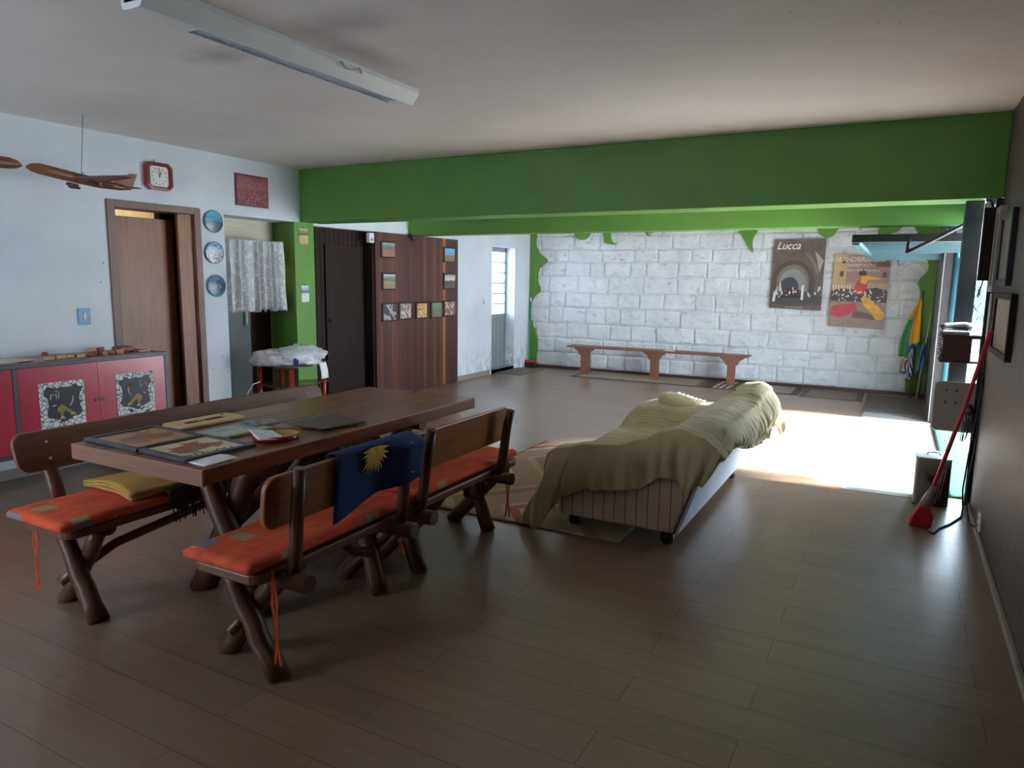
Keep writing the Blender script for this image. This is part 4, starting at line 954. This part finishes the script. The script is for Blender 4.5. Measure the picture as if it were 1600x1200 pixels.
bx('border', (-2.34, -1.1, 10.14, 10.93, 0, .008), rugmat('rug_dark', (84, 74, 70)), t); bx('field', (-1.95, -1.2, 10.2, 10.86, .008, .011), rugmat('rug_beige2', (150, 138, 124)), t); bx('stripes', (-2.26, -1.98, 10.16, 10.9, .008, .011), rugmat('rug_striped', (110, 98, 90), .09), t)
t = thing('runner_rug', (-.5, 10.4, 0), 'brown rug with thin pale border below the posters', 'rug')
bx('border', (-1.08, -.32, 10.05, 10.85, 0, .008), rugmat('rug_brown2', (100, 86, 76)), t); bx('field', (-1.0, -.4, 10.12, 10.78, .008, .011), rugmat('rug_grey', (128, 118, 108)), t)
for k, (x0, x1) in enumerate(((-.28, .36),)):
    t = thing('runner_rug', (.04, 9.9, 0), 'dark rug lying by the flags at the garage opening', 'rug'); bx('field', (x0, x1, 9.25, 10.7, 0, .01), rugmat('rug_dark3', (96, 88, 82)), t)
# zigzag rug by the sofa
n_ = NT('zigzag_rug_weave'); sx = n_.n('SeparateXYZ'); n_.l(n_.co((1, 1, 1)), sx.inputs[0])
zz = n_.math('PINGPONG', n_.math('MULTIPLY', sx.outputs['Y'], .8), .5)
dd = n_.math('ADD', sx.outputs['X'], zz); fr = n_.math('FRACT', n_.math('DIVIDE', dd, .9))
col = n_.ramp(fr, [(0, lin((156, 134, 110))), (.30, lin((178, 158, 134))), (.36, lin((150, 92, 78))), (.46, lin((184, 166, 144))), (.52, lin((146, 122, 98))), (.8, lin((160, 138, 112))), (.88, lin((132, 108, 86)))], 'CONSTANT')
fold = n_.noise(n_.co((1, 3, 1)), 3, 3); n_.bump(n_.math('ADD', fold, n_.math('MULTIPLY', n_.noise(n_.co(), 90, 2), .15)), .5, .01)
t = thing('zigzag_rug', (-2.0, 4.6, 0), 'beige rug with red-brown zigzag pattern slipping under the sofa', 'rug')
def fn(a, b):
    x = -2.80 + a * 1.5; y = 3.73 + b * 2.15 + .00 * a; z = .006 + .010 * max(0, noise.noise(Vector((x * 2.5 + y * 1.5, y * 4, 2)))) 
    return (x, y, z)
MB().grid(fn, 40, 50).out('weave', n_.fin(col, .95), t, solid=.006)

# ================================================================= SOFA
t = thing('sofa', (-1.38, 4.75, 0), 'long low sofa with striped side and white back under an olive bedspread', 'sofa')
SY0, SY1 = 3.84, 5.62
MB().prism([(-1.72, .075), (-1.01, .075), (-.97, .20), (-1.14, .36), (-1.72, .34)], 'y', SY0 + .02, SY1 - .02).out('base', MT['sofa_stripe'], t, .02)
MB().prism([(-1.74, .075), (-1.02, .075), (-.845, .60), (-1.04, .64), (-1.22, .52), (-1.40, .47), (-1.74, .47)], 'y', SY0, SY0 + .15).out('armrest', MT['sofa_stripe'], t, .02)
MB().prism([(-1.74, .075), (-1.02, .075), (-.845, .60), (-1.04, .64), (-1.22, .54), (-1.40, .49), (-1.74, .49)], 'y', SY1 - .15, SY1).out('armrest', MT['sofa_stripe'], t, .02)
MB().prism([(-1.02, .076), (-.995, .076), (-.828, .585), (-.86, .60)], 'y', SY0 - .004, SY1 + .004).out('back_panel', MT['vinyl_white'], t, .006)
MB().prism([(-1.18, .34), (-1.0, .3), (-.85, .60), (-.93, .66), (-1.06, .66)], 'y', SY0 + .13, SY1 - .13).out('backrest', MT['sofa_stripe'], t, .04)
for k in range(3):
    y0 = SY0 + .15 + k * (SY1 - SY0 - .3) / 3; MB().box(-1.74, -1.12, y0 + .005, y0 + (SY1 - SY0 - .3) / 3 - .005, .27, .375).out('seat_cushion', MT['sofa_stripe'], t, .03, 3)
for (x, y) in ((-1.66, SY0 + .08), (-1.07, SY0 + .06), (-1.045, SY1 - .10), (-1.66, SY1 - .1)):
    MB().lathe([(0, 0), (.03, 0), (.04, .02), (.04, .05), (.03, .077), (0, .077)], (x, y, 0), 'z', 16).out('foot', MT['black'], t)
MB().tube([(-1.018, SY0 - .006, .08), (-.842, SY0 - .006, .605)], .006, 6).out('piping', plain('brown_piping', (110, 56, 44), .6), t)
# bedspread
def interp(tab, x):
    if x <= tab[0][0]: return tab[0][1]
    for (a, va), (b, vb) in zip(tab, tab[1:]):
        if x <= b:
            k = (x - a) / (b - a); k = k * k * (3 - 2 * k); return va + (vb - va) * k
    return tab[-1][1]
near = [(-1.85, .44), (-1.74, .50), (-1.55, .53), (-1.38, .555), (-1.22, .61), (-1.1, .67), (-1.02, .69), (-.88, .655), (-.80, .61)]
mid = [(-1.85, .36), (-1.76, .40), (-1.66, .41), (-1.4, .40), (-1.22, .44), (-1.12, .60), (-1.04, .685), (-.93, .69), (-.82, .66), (-.76, .58)]
far = [(-1.85, .40), (-1.74, .52), (-1.6, .55), (-1.45, .53), (-1.2, .55), (-1.08, .64), (-.97, .73), (-.87, .745), (-.77, .70), (-.70, .6)]
def ztop(x, y):
    k = (y - SY0) / (SY1 - SY0)
    a = max(0, min(1, (k - .05) / .12)); b = max(0, min(1, (k - .66) / .2)); a = a * a * (3 - 2 * a); b = b * b * (3 - 2 * b)
    z = interp(near, x) * (1 - a) + interp(mid, x) * a * (1 - b) + interp(far, x) * a * b
    return z + noise.noise(Vector((x * 5, y * 3, 1))) * .012 + noise.noise(Vector((x * 4, y * 14, 5))) * .008
hemN = [(-1.95, .01), (-1.86, .01), (-1.74, .13), (-1.66, .23), (-1.58, .275), (-1.4, .29), (-1.22, .33), (-1.08, .42), (-1.04, .425), (-.92, .375), (-.88, .38), (-.80, .40)]
def bed(u, v):
    # u along the sofa (0 near hem .. 1 far hem), v across (0 front hem .. 1 back hem)
    UN, UF, VF, VB = .20, .88, .10, .70
    if v < VF: X = -1.78; fh = (VF - v) / VF
    elif v < VB: X = -1.78 + (v - VF) / (VB - VF) * (1.78 - .80); fh = 0
    else: X = -.80; fh = 0
    bh = max(0, (v - VB) / (1 - VB))
    un = max(0, (UN - u) / UN); uf = max(0, (u - UF) / (1 - UF))
    y = SY0 - .02 + (min(max(u, UN), UF) - UN) / (UF - UN) * (SY1 + .05 - SY0 + .02)
    zt = ztop(X, y); x = X; z = zt
    ww = .010 * math.sin(y * 62 + 7 * noise.noise(Vector((y * 3, v * 3, 0)))) + .008 * math.sin(y * 117 + 2)
    if bh > 0:
        k = (y - SY0) / (SY1 - SY0); L = .05 + .21 * max(0, min(1, k * 1.15)) - .015 * math.sin(k * 9)
        bul = math.sin(min(1, bh * 1.2) * PI * .75)
        x = X + .035 * bul + .035 * k * bul + ww * min(1, bh * 2.0) * (.3 + .9 * k); z = zt - .02 - bh * L
    if fh > 0: x = X - .02 - .03 * math.sin(fh * PI); z = zt - fh * .26
    z += .6 * ww * (1 if v > .55 else 0) * min(1, (v - .55) / .1 if v > .55 else 0) * max(0, min(1, (y - 4.3))) * .7
    if un > 0:
        xx = X; z = zt; hem = interp(hemN, X if bh == 0 else -.80 + 0)
        if fh > 0: hem = .012 + .02 * fh; z = zt - fh * .26 * (1 - un)
        if v < VF + .14:
            q = v / (VF + .14); xh = -1.95 + .25 * q; xx = xx + (xh - xx) * un ** .8
            hem = .01 if q < .55 else .01 + (q - .55) / .45 * .20

        k = un; fold = .018 * math.sin(xx * 34 + 1) + .012 * math.sin(xx * 71)
        zz = z + (hem - z) * k
        yy = SY0 - .02 - .045 * math.sin(min(1, k * 1.6) * PI / 2) - fold * k - (.05 * k if v < VF + .1 else 0)
        if X > -1.08: yy -= .028 * k * min(1, (X + 1.08) / .02)
        if X > -.98: xx -= (X + .98) / .18 * .075 * k * k
        if bh > 0:
            e0 = (-.765 - .10 * k, SY0 - .02 - .035 * k, .565 - .17 * k)
            return (xx + (e0[0] - xx) * bh + .012 * math.sin(bh * PI), yy + (e0[1] - yy) * bh - .01 * math.sin(bh * PI), zz + (e0[2] - zz) * bh)
        return (xx, yy, zz)
    if uf > 0:
        zz = z - uf * (z - .30) if True else z; yy = SY1 + .05 + .05 * math.sin(min(1, uf * 1.6) * PI / 2) + .015 * math.sin(x * 40) * uf
        if bh > 0: x += .03 * uf; yy += .10 * bh * uf; zz = max(z - uf * .14, .31 + .02 * math.sin(bh * 9))
        return (x, yy, zz)
    return (x, y, z)
t = thing('bedspread', (-1.3, 4.75, .6), 'olive green quilted bedspread thrown over the sofa', 'bedspread')
sheet('cloth', bed, 190, 120, MT['blanket'], t, .008)
t = thing('pillow', (-1.48, 5.5, .53), 'olive covered pillow with white lace edge at the far end of the sofa', 'pillow')
def fn(a, b):
    th = a * 2 * PI; ph = (b - .5) * PI; q = math.cos(ph) ** .6
    return (-1.45 + math.copysign(abs(math.cos(th)) ** .6, math.cos(th)) * q * .17, 5.49 + math.copysign(abs(math.sin(th)) ** .6, math.sin(th)) * q * .12, .545 + math.sin(ph) * .055 - .045 * math.cos(th) * q + .02 * math.sin(th) * q)
MB().grid(fn, 32, 14).out('cover', MT['blanket'], t, recalc=False)
m = MB()
for k in range(7): m.box(-1.50 + k * .034, -1.476 + k * .034, 5.50, 5.57, .618 - k * .008, .624 - k * .008)
m.out('lace_edge', MT['paper'], t)

# ================================================================= POSTERS
def quadmap(c0, c1, c2, c3):
    def Q(a, b):
        return tuple((1 - b) * ((1 - a) * c0[i] + a * c1[i]) + b * ((1 - a) * c3[i] + a * c2[i]) for i in (0, 1))
    return Q
def poster(label, TL, TR, BL, BR, base):
    yb = BY - .085
    t = thing('poster', ((TL[0] + TR[0]) / 2, yb, BL[1]), label, 'poster')
    Q = quadmap(BL, BR, TR, TL)
    MB().prism([Q(0, 0), Q(1, 0), Q(1, 1), Q(0, 1)], 'y', yb, yb + .006).out('sheet', base, t)
    MB().box(TL[0] + .05, TL[0] + .08, yb + .005, BY - .05, TL[1] - .05, TL[1] - .03).box(TR[0] - .08, TR[0] - .05, yb + .005, BY - .05, TR[1] - .05, TR[1] - .03).out('fixing', MT['dark_metal'], t)
    lay = [0]
    def shape(name, pts, mat, par=t, sm=False):
        lay[0] += 1
        P = [Q(*q) for q in (smooth_poly(pts + [pts[0]], 4)[:-1] if sm else pts)]
        return MB().prism(P, 'y', yb - .0006 * lay[0] - .0004, yb - .0006 * lay[0] + .0002).out(name, mat, par)
    return t, Q, yb, shape
P1 = dict(TL=(-1.645, 2.115), TR=(-.96, 2.115), BL=(-1.665, 1.135), BR=(-.965, 1.115))
c_ = lambda n, c, v=.12: plain(n, c, .45, var=v, scale=9)
t, Q, yb, sh = poster('tall brown poster of a vaulted archway titled Lucca on the stone wall', **P1, base=c_('poster_umber', (88, 74, 66), .25))
arch = lambda cx, w, z0, z1, n=12: [(cx - w, z0)] + [(cx - w * math.cos(PI * k / n), z1 - w * .75 + w * .75 * math.sin(PI * k / n)) for k in range(n + 1)] + [(cx + w, z0)]
sh('outer_vault', arch(.42, .42, .22, .70), c_('poster_dark_umber', (66, 56, 52)))
sh('vault_rib', [(.60, .82), (.74, .76), (.84, .66), (.90, .50), (.86, .50), (.80, .64), (.70, .73)], c_('poster_taupe', (112, 98, 88)))
sh('corner_web', [(.80, .84), (.98, .70), (.91, .52), (.86, .70)], c_('poster_pale_stone', (150, 140, 132)))
sh('middle_vault', arch(.42, .31, .22, .64), c_('poster_mid_brown', (110, 96, 84)))
sh('inner_vault', arch(.42, .26, .20, .58), c_('poster_grey_arch', (124, 124, 122)))
sh('tunnel', arch(.36, .18, .20, .46), c_('poster_dark_slate', (44, 52, 58)))
sh('shadow_floor', [(.02, .06), (.98, .08), (.98, .20), (.6, .27), (.2, .26), (.02, .2)], c_('poster_floor_grey', (64, 62, 60)))
sh('dark_crowd', [(.20, .16), (.62, .16), (.62, .27), (.50, .29), (.35, .28), (.22, .29)], c_('poster_near_black', (34, 30, 34)))
wm_ = c_('poster_white_figures', (214, 210, 206), .05); m = MB(); rn = random.Random(11)
for k in range(26):
    a = rn.uniform(.04, .95); z = rn.uniform(.16, .29); w_, h_ = rn.uniform(.008, .02), rn.uniform(.02, .07)
    q = [Q(a - w_, z), Q(a + w_, z), Q(a + w_ * .4, z + h_), Q(a - w_ * .6, z + h_ * .9)]; m.prism(q, 'y', yb - .0085, yb - .0078)
m.prism([Q(.60, .14), Q(.65, .14), Q(.645, .36), Q(.60, .34)], 'y', yb - .0085, yb - .0078).prism([Q(.17, .26), Q(.20, .24), Q(.20, .36), Q(.175, .38)], 'y', yb - .0085, yb - .0078)
m.prism([Q(.05, .10), Q(.10, .10), Q(.12, .22), Q(.07, .25)], 'y', yb - .0085, yb - .0078)
m.out('figures', wm_, t); m = MB()
for k in range(16):
    a = rn.uniform(.2, .6); z = rn.uniform(.18, .27); q = [Q(a, z), Q(a + .02, z), Q(a + .018, z + .02), Q(a, z + .02)]; m.prism(q, 'y', yb - .009, yb - .0086)
m.out('red_figures', c_('poster_red_dots', (140, 60, 60)), t)
text('title', 'Lucca', .155, MT['paper'], (-1.615, yb - .004, 1.975), ROT_Y, t, .001, .35, .95, .95)
text('small_print', 'LUCCA  PORTA  SAN  PIETRO', .018, MT['paper'], (-1.45, yb - .005, 1.145), ROT_Y, t, .0004)
P2 = dict(TL=(-.835, 1.90), TR=(-.14, 1.89), BL=(-.855, .905), BR=(-.155, .885))
t, Q, yb, sh = poster('poster of costumed flag throwers titled Sbandieratori on the stone wall', **P2, base=c_('poster_sandstone', (168, 138, 108), .15))
sh('facade', [(0, .55), (.24, .55), (.24, 1), (0, 1)], c_('poster_ochre_wall', (176, 146, 100)))
sh('sky_band', [(.24, .62), (1, .62), (1, 1), (.24, 1)], c_('poster_rosy_wall', (140, 112, 98)))
sh('eave', [(.62, .84), (1, .84), (1, .92), (.66, .90)], c_('poster_eave', (84, 58, 54)))
for (a, z) in ((.14, .88), (.12, .70), (.88, .70)): sh('window_opening', [(a, z), (a + .07, z), (a + .07, z + .07), (a, z + .07)], c_('poster_window', (72, 50, 48)))
sh('ground', [(0, 0), (1, 0), (1, .38), (0, .40)], c_('poster_paving', (138, 118, 108)))
sh('crowd', [(0, .36), (1, .36), (1, .52), (.8, .56), (.5, .52), (.2, .54), (0, .50)], c_('poster_crowd', (62, 48, 50), .5))
m = MB()
for k in range(60):
    a = rn.uniform(.02, .96); z = rn.uniform(.36, .52); w_, h_ = rn.uniform(.006, .016), rn.uniform(.01, .03); m.prism([Q(a - w_, z), Q(a + w_, z), Q(a + w_, z + h_), Q(a - w_, z + h_ * .7)], 'y', yb - .0085, yb - .0078)
for k in range(7): m.prism([Q(.03 + k * .05, .50 + k % 2 * .03), Q(.05 + k * .05, .50 + k % 2 * .03), Q(.03 + k * .05, .58), Q(.01 + k * .05, .58)], 'y', yb - .0085, yb - .0078)
m.out('spectators', c_('poster_cream_dots', (214, 204, 184), .1), t)
sh('red_cloak', [(.40, .46), (.60, .46), (.64, .58), (.60, .66), (.50, .68), (.42, .60)], c_('poster_red', (176, 52, 46)))
sh('yellow_sleeve', [(.50, .62), (.60, .60), (.64, .66), (.86, .67), (.86, .69), (.62, .72), (.52, .71)], c_('poster_yellow', (206, 150, 50)))
sh('hat', [(.47, .72), (.60, .72), (.60, .76), (.55, .80), (.49, .79), (.46, .75)], c_('poster_black_hat', (58, 34, 36)))
sh('red_flag', [(.02, .16), (.20, .13), (.36, .18), (.50, .26), (.44, .34), (.28, .32), (.10, .30), (.02, .27)], c_('poster_crimson_flag', (178, 50, 66), .25))
sh('flag_shade', [(.40, .14), (.70, .13), (.90, .12), (.88, .17), (.60, .22), (.44, .24)], c_('poster_umber_flag', (104, 70, 62), .2))
sh('yellow_flag', [(.56, .44), (.68, .42), (.84, .32), (.97, .22), (.96, .14), (.84, .13), (.74, .22), (.62, .30), (.58, .36)], c_('poster_gold_flag', (216, 160, 56), .25), t, True)
tm = c_('poster_pale_letters', (214, 206, 194), .05)
text('title', 'SBANDIERATORI', .094, tm, (-.82, yb - .0135, 1.80), ROT_Y, t, .001, 0, .98, .88)
text('subtitle', 'SANSEPOLCRO', .055, tm, (-.67, yb - .0135, 1.735), ROT_Y, t, .001, 0, 1.0, .95)
text('third_line', 'Piero della Francesca', .05, tm, (-.67, yb - .0135, 1.67), ROT_Y, t, .001, 0, 1.0, .95)

# ================================================================= FLAGS IN THE CORNER
FC = {'green': plain('flag_green', (60, 140, 66), .8), 'yellow': plain('flag_yellow', (222, 168, 40), .8), 'blue': plain('flag_blue', (44, 104, 160), .8), 'white': plain('flag_white', (220, 222, 226), .8), 'red': plain('flag_red', (190, 50, 56), .8), 'navy': plain('flag_navy', (40, 50, 110), .8), 'teal': plain('flag_teal', (70, 140, 140), .8)}
pole_w = wood('flag_pole_wood', (70, 48, 36), (120, 84, 60), 'z', .5)
def flag(label, foot, topp, attach, drop, w0, w1, names, sel, sd, pole=True, tipdx=0):
    t = thing('pole_flag', foot, label, 'flag')
    MB().tube([foot, topp], .009, 8).out('pole', pole_w, t)
    MB().lathe([(0, .03), (.010, .015), (.012, 0), (0, -.002)], topp, 'z', 10).out('finial', MT['dark_metal'], t)
    F, T = Vector(foot), Vector(topp)
    def fn(a, b):
        p = T.lerp(F, attach + b * drop); wd = w0 + (w1 - w0) * math.sin(b * PI * .5 if b < 1 else 1)
        x = p.x - a * wd * (1 - .25 * b) + tipdx * b; y = p.y - .012 - .03 * abs(math.sin(a * 7 + sd)) * (.4 + b); z = p.z - a * wd * .75 - .02 * math.sin(a * 9 + sd)
        return (x, y, z)
    MB().grid(fn, 20, 24, sel).out('cloth', [FC[n] for n in names], t, recalc=False, solid=.003)
flag('tall flag of green, yellow and blue hanging highest in the corner', (.30, 10.83, 0), (.265, 10.90, 1.40), .06, .42, .03, .30, ['yellow', 'green', 'blue'], lambda a, b: (1 if a > .62 and b > .3 else (2 if (b > .93 or .5 < a <= .62) else 0)), 1)
flag('lower green flag with red and white crest', (.22, 10.80, 0), (.24, 10.89, .80), .04, .45, .05, .17, ['green', 'red', 'white', 'teal'], lambda a, b: (1 if .55 < a < .85 and .5 < b < .8 else (2 if .4 < a < .92 and .45 < b < .86 else (3 if a < .25 else 0))), 2)
flag('blue and white striped flag hanging in front of the green ones', (.25, 10.74, 0), (.22, 10.84, .68), .02, .55, .03, .11, ['white', 'navy'], lambda a, b: int((a + b) * 6) % 2, 3)
flag('dark blue and teal flag nearest the garage opening', (.34, 10.76, 0), (.37, 10.86, .78), .05, .42, .05, .13, ['navy', 'teal', 'blue'], lambda a, b: (1 if a > .6 else (2 if b > .6 else 0)), 4)
t = thing('bare_pole', (.36, 10.7, 0), 'thin bare pale pole leaning among the flags', 'pole')
MB().tube([(.30, 10.72, 0), (.385, 10.93, 1.15)], .007, 8).out('pole', MT['beige_wood'], t)

# ================================================================= GARAGE OPENING
d = thing('door_4', (.42, 7.7, 1.85), 'cyan overhead garage door tilted open above the floor', 'garage door'); d['kind'] = 'structure'
m = MB(); m.box(-.35, 1.35, 6.27, 9.15, 1.845, 1.86)
for k in range(10): y = 6.5 + k * .28; m.box(-.33, 1.33, y, y + .03, 1.832, 1.846)
m.out('panel', MT['cyan'], d)
m = MB(); m.box(-.36, 1.36, 9.11, 9.16, 1.77, 1.85).box(-.36, -.31, 6.25, 9.15, 1.80, 1.85).out('edge_frame', MT['cyan'], d)
MB().box(-.36, .40, 6.16, 6.24, 1.815, 1.875).out('front_bar', MT['black'], d, .004)
m = MB(); m.tube([(.40, 6.02, 1.945), (.02, 6.1, 1.735)], .014, 6).tube([(.03, 6.1, 1.84), (.02, 6.1, 1.73)], .014, 6)
m.out('lift_arm', MT['black'], d)
MB().tube([(-.05, 9.17, 1.78), (-.045, 9.17, 1.71), (.25, 9.17, 1.80)], .012, 6).out('rear_bracket', MT['cyan'], d)
# items around the wall end
t = thing('telephone_shelf', (.39, 5.76, 1.0), 'dark red-brown open shelf box below the grey telephone', 'shelf')
m = MB(); m.box(.275, .50, 5.66, 5.90, 1.145, 1.165).box(.275, .545, 5.66, 5.90, .975, .99).box(.285, .455, 5.665, 5.675, .99, 1.145).box(.285, .30, 5.67, 5.90, .99, 1.145).box(.44, .455, 5.67, 5.9, .99, 1.145)
m.out('box', MT['wood_red'], t, .003); bx('bracket', (.45, .542, 5.68, 5.72, 1.14, 1.165), MT['dark_metal'], t); bx('leg_strip', (.50, .515, 5.66, 5.69, .96, 1.16), MT['wood_red'], t)
t = thing('telephone', (.36, 5.77, 1.166), 'grey corded desk telephone on the small dark shelf', 'telephone')
MB().prism([(5.665, 1.166), (5.87, 1.166), (5.87, 1.225), (5.68, 1.185)], 'x', .275, .44).out('body', MT['phone'], t, .008)
MB().tube([(.265, 5.72, 1.205), (.30, 5.73, 1.228), (.41, 5.74, 1.236), (.455, 5.74, 1.222)], [.022, .016, .016, .022], 12).out('handset', MT['phone'], t)
m = MB(); m.tube([(.27 + .010 * math.cos(k * .9), 5.67 + .01 * math.sin(k * .9), 1.19 - k * .0028) for k in range(60)] , .003, 6); m.tube([(.28, 5.665, 1.03), (.265, 5.66, 1.0), (.275, 5.66, .98), (.285, 5.66, 1.03), (.275, 5.66, 1.08)], .003, 6)
m.out('cord', MT['black'], t)
t = thing('round_cornered_panel', (.39, 5.68, .68), 'large beige-grey round-cornered panel with four screws below the telephone shelf', 'panel')
MB().prism(rounded(.262, .535, .50, .845, .035, 6), 'y', 5.66, 5.685).out('panel', MT['beige_panel'], t, .008)
m = MB()
for (x, z) in ((.335, .785), (.395, .785), (.335, .70), (.395, .70)): m.lathe([(0, -.0), (.007, 0), (.007, .003), (0, .004)], (x, 5.657, z), 'y', 10)
m.out('screws', MT['dark_metal'], t)
m = MB()
rn = random.Random(5)
for k in range(9): x = .44 + k * .009; m.tube([(x, 5.64, .66 - rn.random() * .1), (x + .01, 5.635, .58), (x - .01 + rn.random() * .02, 5.64, .47 - rn.random() * .03)], .003, 5)
m.tube([(.47, 5.63, .70), (.49, 5.63, .66), (.47, 5.63, .63)], .016, 8)
tag(m.out('loose_wires', MT['black'], None), 'bundle of loose black wires hanging beside the beige-grey panel', 'wires')
t = thing('wall_wires', (.50, 5.8, 1.4), 'tangle of thin black wires at the wall end above the telephone', 'wires')
m = MB()
for k in range(6):
    pts = [(.47 + .03 * rn.random(), 5.76, 1.50 - .02 * k)]
    for j in range(6): pts.append((.44 + .07 * rn.random(), 5.76 + .01 * rn.random(), 1.47 - j * .045 + .03 * rn.random()))
    m.tube(pts, .0025, 5)
m.tube([(.50, 5.76, 1.60), (.48, 5.76, 1.50), (.465, 5.76, 1.42)], .007, 6); m.out('wire', MT['black'], t)
t = thing('slatted_box', (.47, 5.6, 1.75), 'dark brown slatted wooden box high at the end of the panelled wall', 'box')
m = MB()
for k in range(3): m.box(.44 + k * .022, .46 + k * .022, 5.60, 5.64, 1.53, 2.0)
m.box(.445, .54, 5.61, 5.65, 1.55, 1.98); m.out('slats', MT['dark_door'], t, .003)
t = thing('cable_bracket', (.44, 5.68, 2.0), 'pale angled bracket with cable under the beam end', 'bracket')
MB().prism([(.45, 2.06), (.53, 2.06), (.46, 1.985)], 'y', 5.66, 5.70).out('plate', MT['concrete'], t)
MB().tube([(.445, 5.65, 2.05), (.47, 5.645, 2.05), (.49, 5.645, 2.0)], .008, 6).out('cable', MT['black'], t)
# frames on the right wall
def wall_frame(label, y0, y1, z0, z1, mf, mp, th=.03, fr=.035):
    t = thing('wall_frame', (.54, (y0 + y1) / 2, z0), label, 'picture')
    m = MB(); m.box(.54 - th, .54, y0, y1, z0, z0 + fr).box(.54 - th, .54, y0, y1, z1 - fr, z1).box(.54 - th, .54, y0, y0 + fr, z0 + fr, z1 - fr).box(.54 - th, .54, y1 - fr, y1, z0 + fr, z1 - fr)
    m.out('frame', mf, t, .003); bx('print', (.54 - th * .6, .54, y0 + fr, y1 - fr, z0 + fr, z1 - fr), mp, t)
wall_frame('black framed pale print, upper of the frames on the dark panelled wall', 4.83, 5.33, 1.50, 1.93, MT['black'], pic('grey_print', [(0, (112, 112, 104)), (1, (132, 132, 120))], 30, 'NOISE', (90, 92, 88), .5, .56, .3, 0, .4))
wall_frame('weathered wood framed board hanging below the black framed print', 4.50, 5.22, 1.10, 1.46, MT['dark_door'], pic('worn_board', [(0, (120, 108, 94)), (1, (146, 132, 116))], 40, 'NOISE', (170, 158, 142), .5, .55, .6, 0, .4))
wall_frame('narrow pale wooden frame nearest the wall end', 5.36, 5.58, 1.46, 1.99, MT['beige_panel'], MT['dark_door'], .04)
o = MB().tube([(.525, 5.58, 1.08), (.525, 5.58, 1.45)], .008, 8).out('wall_conduit', MT['white_plastic'], None); tag(o, 'thin white conduit tube on the wall end above the broom', 'tube')
# power outlet
t = thing('power_outlet', (.54, 4.97, .085), 'white double power outlet low on the dark panelled wall', 'outlet')
bx('plate', (.528, .54, 4.925, 5.02, .035, .145), MT['white_plastic'], t, .004)
m = MB()
for zz in (.065, .11): m.box(.526, .5285, 4.965, 4.985, zz - .008, zz + .008)
m.out('sockets', MT['dark_metal'], t)
# cable on the floor
t = thing('black_cable', (.45, 5.3, 0), 'black cable trailing down the wall end and over the floor by the red broom', 'cable')
MB().tube([(.53, 5.60, 1.05), (.525, 5.61, .7), (.50, 5.62, .35), (.485, 5.58, .12), (.49, 5.50, .012), (.47, 5.32, .006), (.40, 5.12, .006), (.33, 4.98, .006), (.30, 4.86, .006), (.275, 4.88, .006), (.26, 5.0, .006)], .0055, 8).out('lead', MT['black'], t)
MB().tube([(.535, 5.59, .9), (.53, 5.6, .4), (.50, 5.55, .15), (.51, 5.40, .012), (.50, 5.2, .006), (.52, 5.05, .03)], .005, 8).out('lead', MT['black'], t)
# oil tin
t = thing('printed_tin', (.30, 5.62, 0), 'square metal tin with red and black printed picture beside the red broom', 'tin')
tp = rounded(.19, .405, 5.50, 5.75, .03, 6)
n_ = NT('tin_litho'); sx = n_.n('SeparateXYZ'); n_.l(n_.co(), sx.inputs[0])
a_ = n_.noise(n_.co((1, 1, 1)), 9, 3, .5, .8); g1 = n_.math('ADD', n_.math('MULTIPLY', sx.outputs['X'], 5.0), n_.math('SUBTRACT', a_, .5))
col = n_.ramp(n_.math('ADD', g1, .35), [(0, lin((150, 148, 140))), (.28, lin((128, 124, 118))), (.42, lin((60, 54, 54))), (.52, lin((150, 40, 44))), (.68, lin((70, 40, 44))), (.82, lin((40, 46, 56)))])
low = n_.n('MapRange'); n_.l(sx.outputs['Z'], low.inputs['Value']); low.inputs['From Min'].default_value = .26; low.inputs['From Max'].default_value = .30
col = n_.mix(low.outputs[0], col, lin((150, 146, 136)))
MB().prism(tp, 'z', .004, .325).out('body', n_.fin(col, .3, .3), t, .003)
MB().prism(rounded(.187, .408, 5.497, 5.753, .032, 6), 'z', .325, .335).out('top_rim', MT['white_metal'], t, .003)
MB().tube([(.26, 5.62, .336), (.27, 5.62, .352), (.33, 5.62, .352), (.34, 5.62, .336)], .005, 8).out('handle', MT['dark_metal'], t)
m = MB()
for (a, b) in (((.325, .02), (.36, .27)), ((.345, .05), (.375, .26)), ((.335, .16), (.37, .27))): m.tube([(a[0], 5.498, a[1]), (b[0], 5.498, b[1])], .002, 5)
m.out('print_lines', MT['line_white'], t)
# red broom
t = thing('red_broom', (.235, 5.0, 0), 'red broom with red bristles leaning against the dark panelled wall', 'broom')
MB().prism([(.165, 0), (.285, 0), (.295, .07), (.275, .135), (.215, .135), (.18, .06)], 'y', 4.96, 5.05).out('bristles', MT['red_bristle'], t, .01)
MB().tube([(.245, 5.005, .125), (.262, 5.012, .19), (.288, 5.02, .26)], [.036, .027, .015], 14).out('socket', plain('clear_grey_plastic', (128, 112, 116), .3), t)
MB().tube([(.28, 5.018, .235), (.40, 5.065, .75), (.495, 5.11, 1.21)], [.0125] * 3, 12).out('handle', MT['red_plastic'], t)
MB().tube([(.495, 5.11, 1.21), (.500, 5.112, 1.232)], .013, 12).out('cap', MT['red_plastic'], t)
# pale sheet in the doorway and green mat outside
o = MB().prism([(-.26, 5.63), (.38, 5.63), (.38, 8.93), (-.26, 9.5)], 'z', -.004, .003).out('floor_sheet', plain('pale_floor_board', (150, 148, 144), .7, var=.03), None)
tag(o, 'pale flat sheet lying on the floor inside the garage opening', 'sheet')
o = MB().grid(lambda a, b: (.42 + a * .26, 5.78 + b * 3.0, .012 + .012 * math.sin(a * PI)), 8, 60).out('teal_mat', MT['mat_teal'], None, solid=.012); tag(o, 'teal green mat along the garage threshold', 'mat')
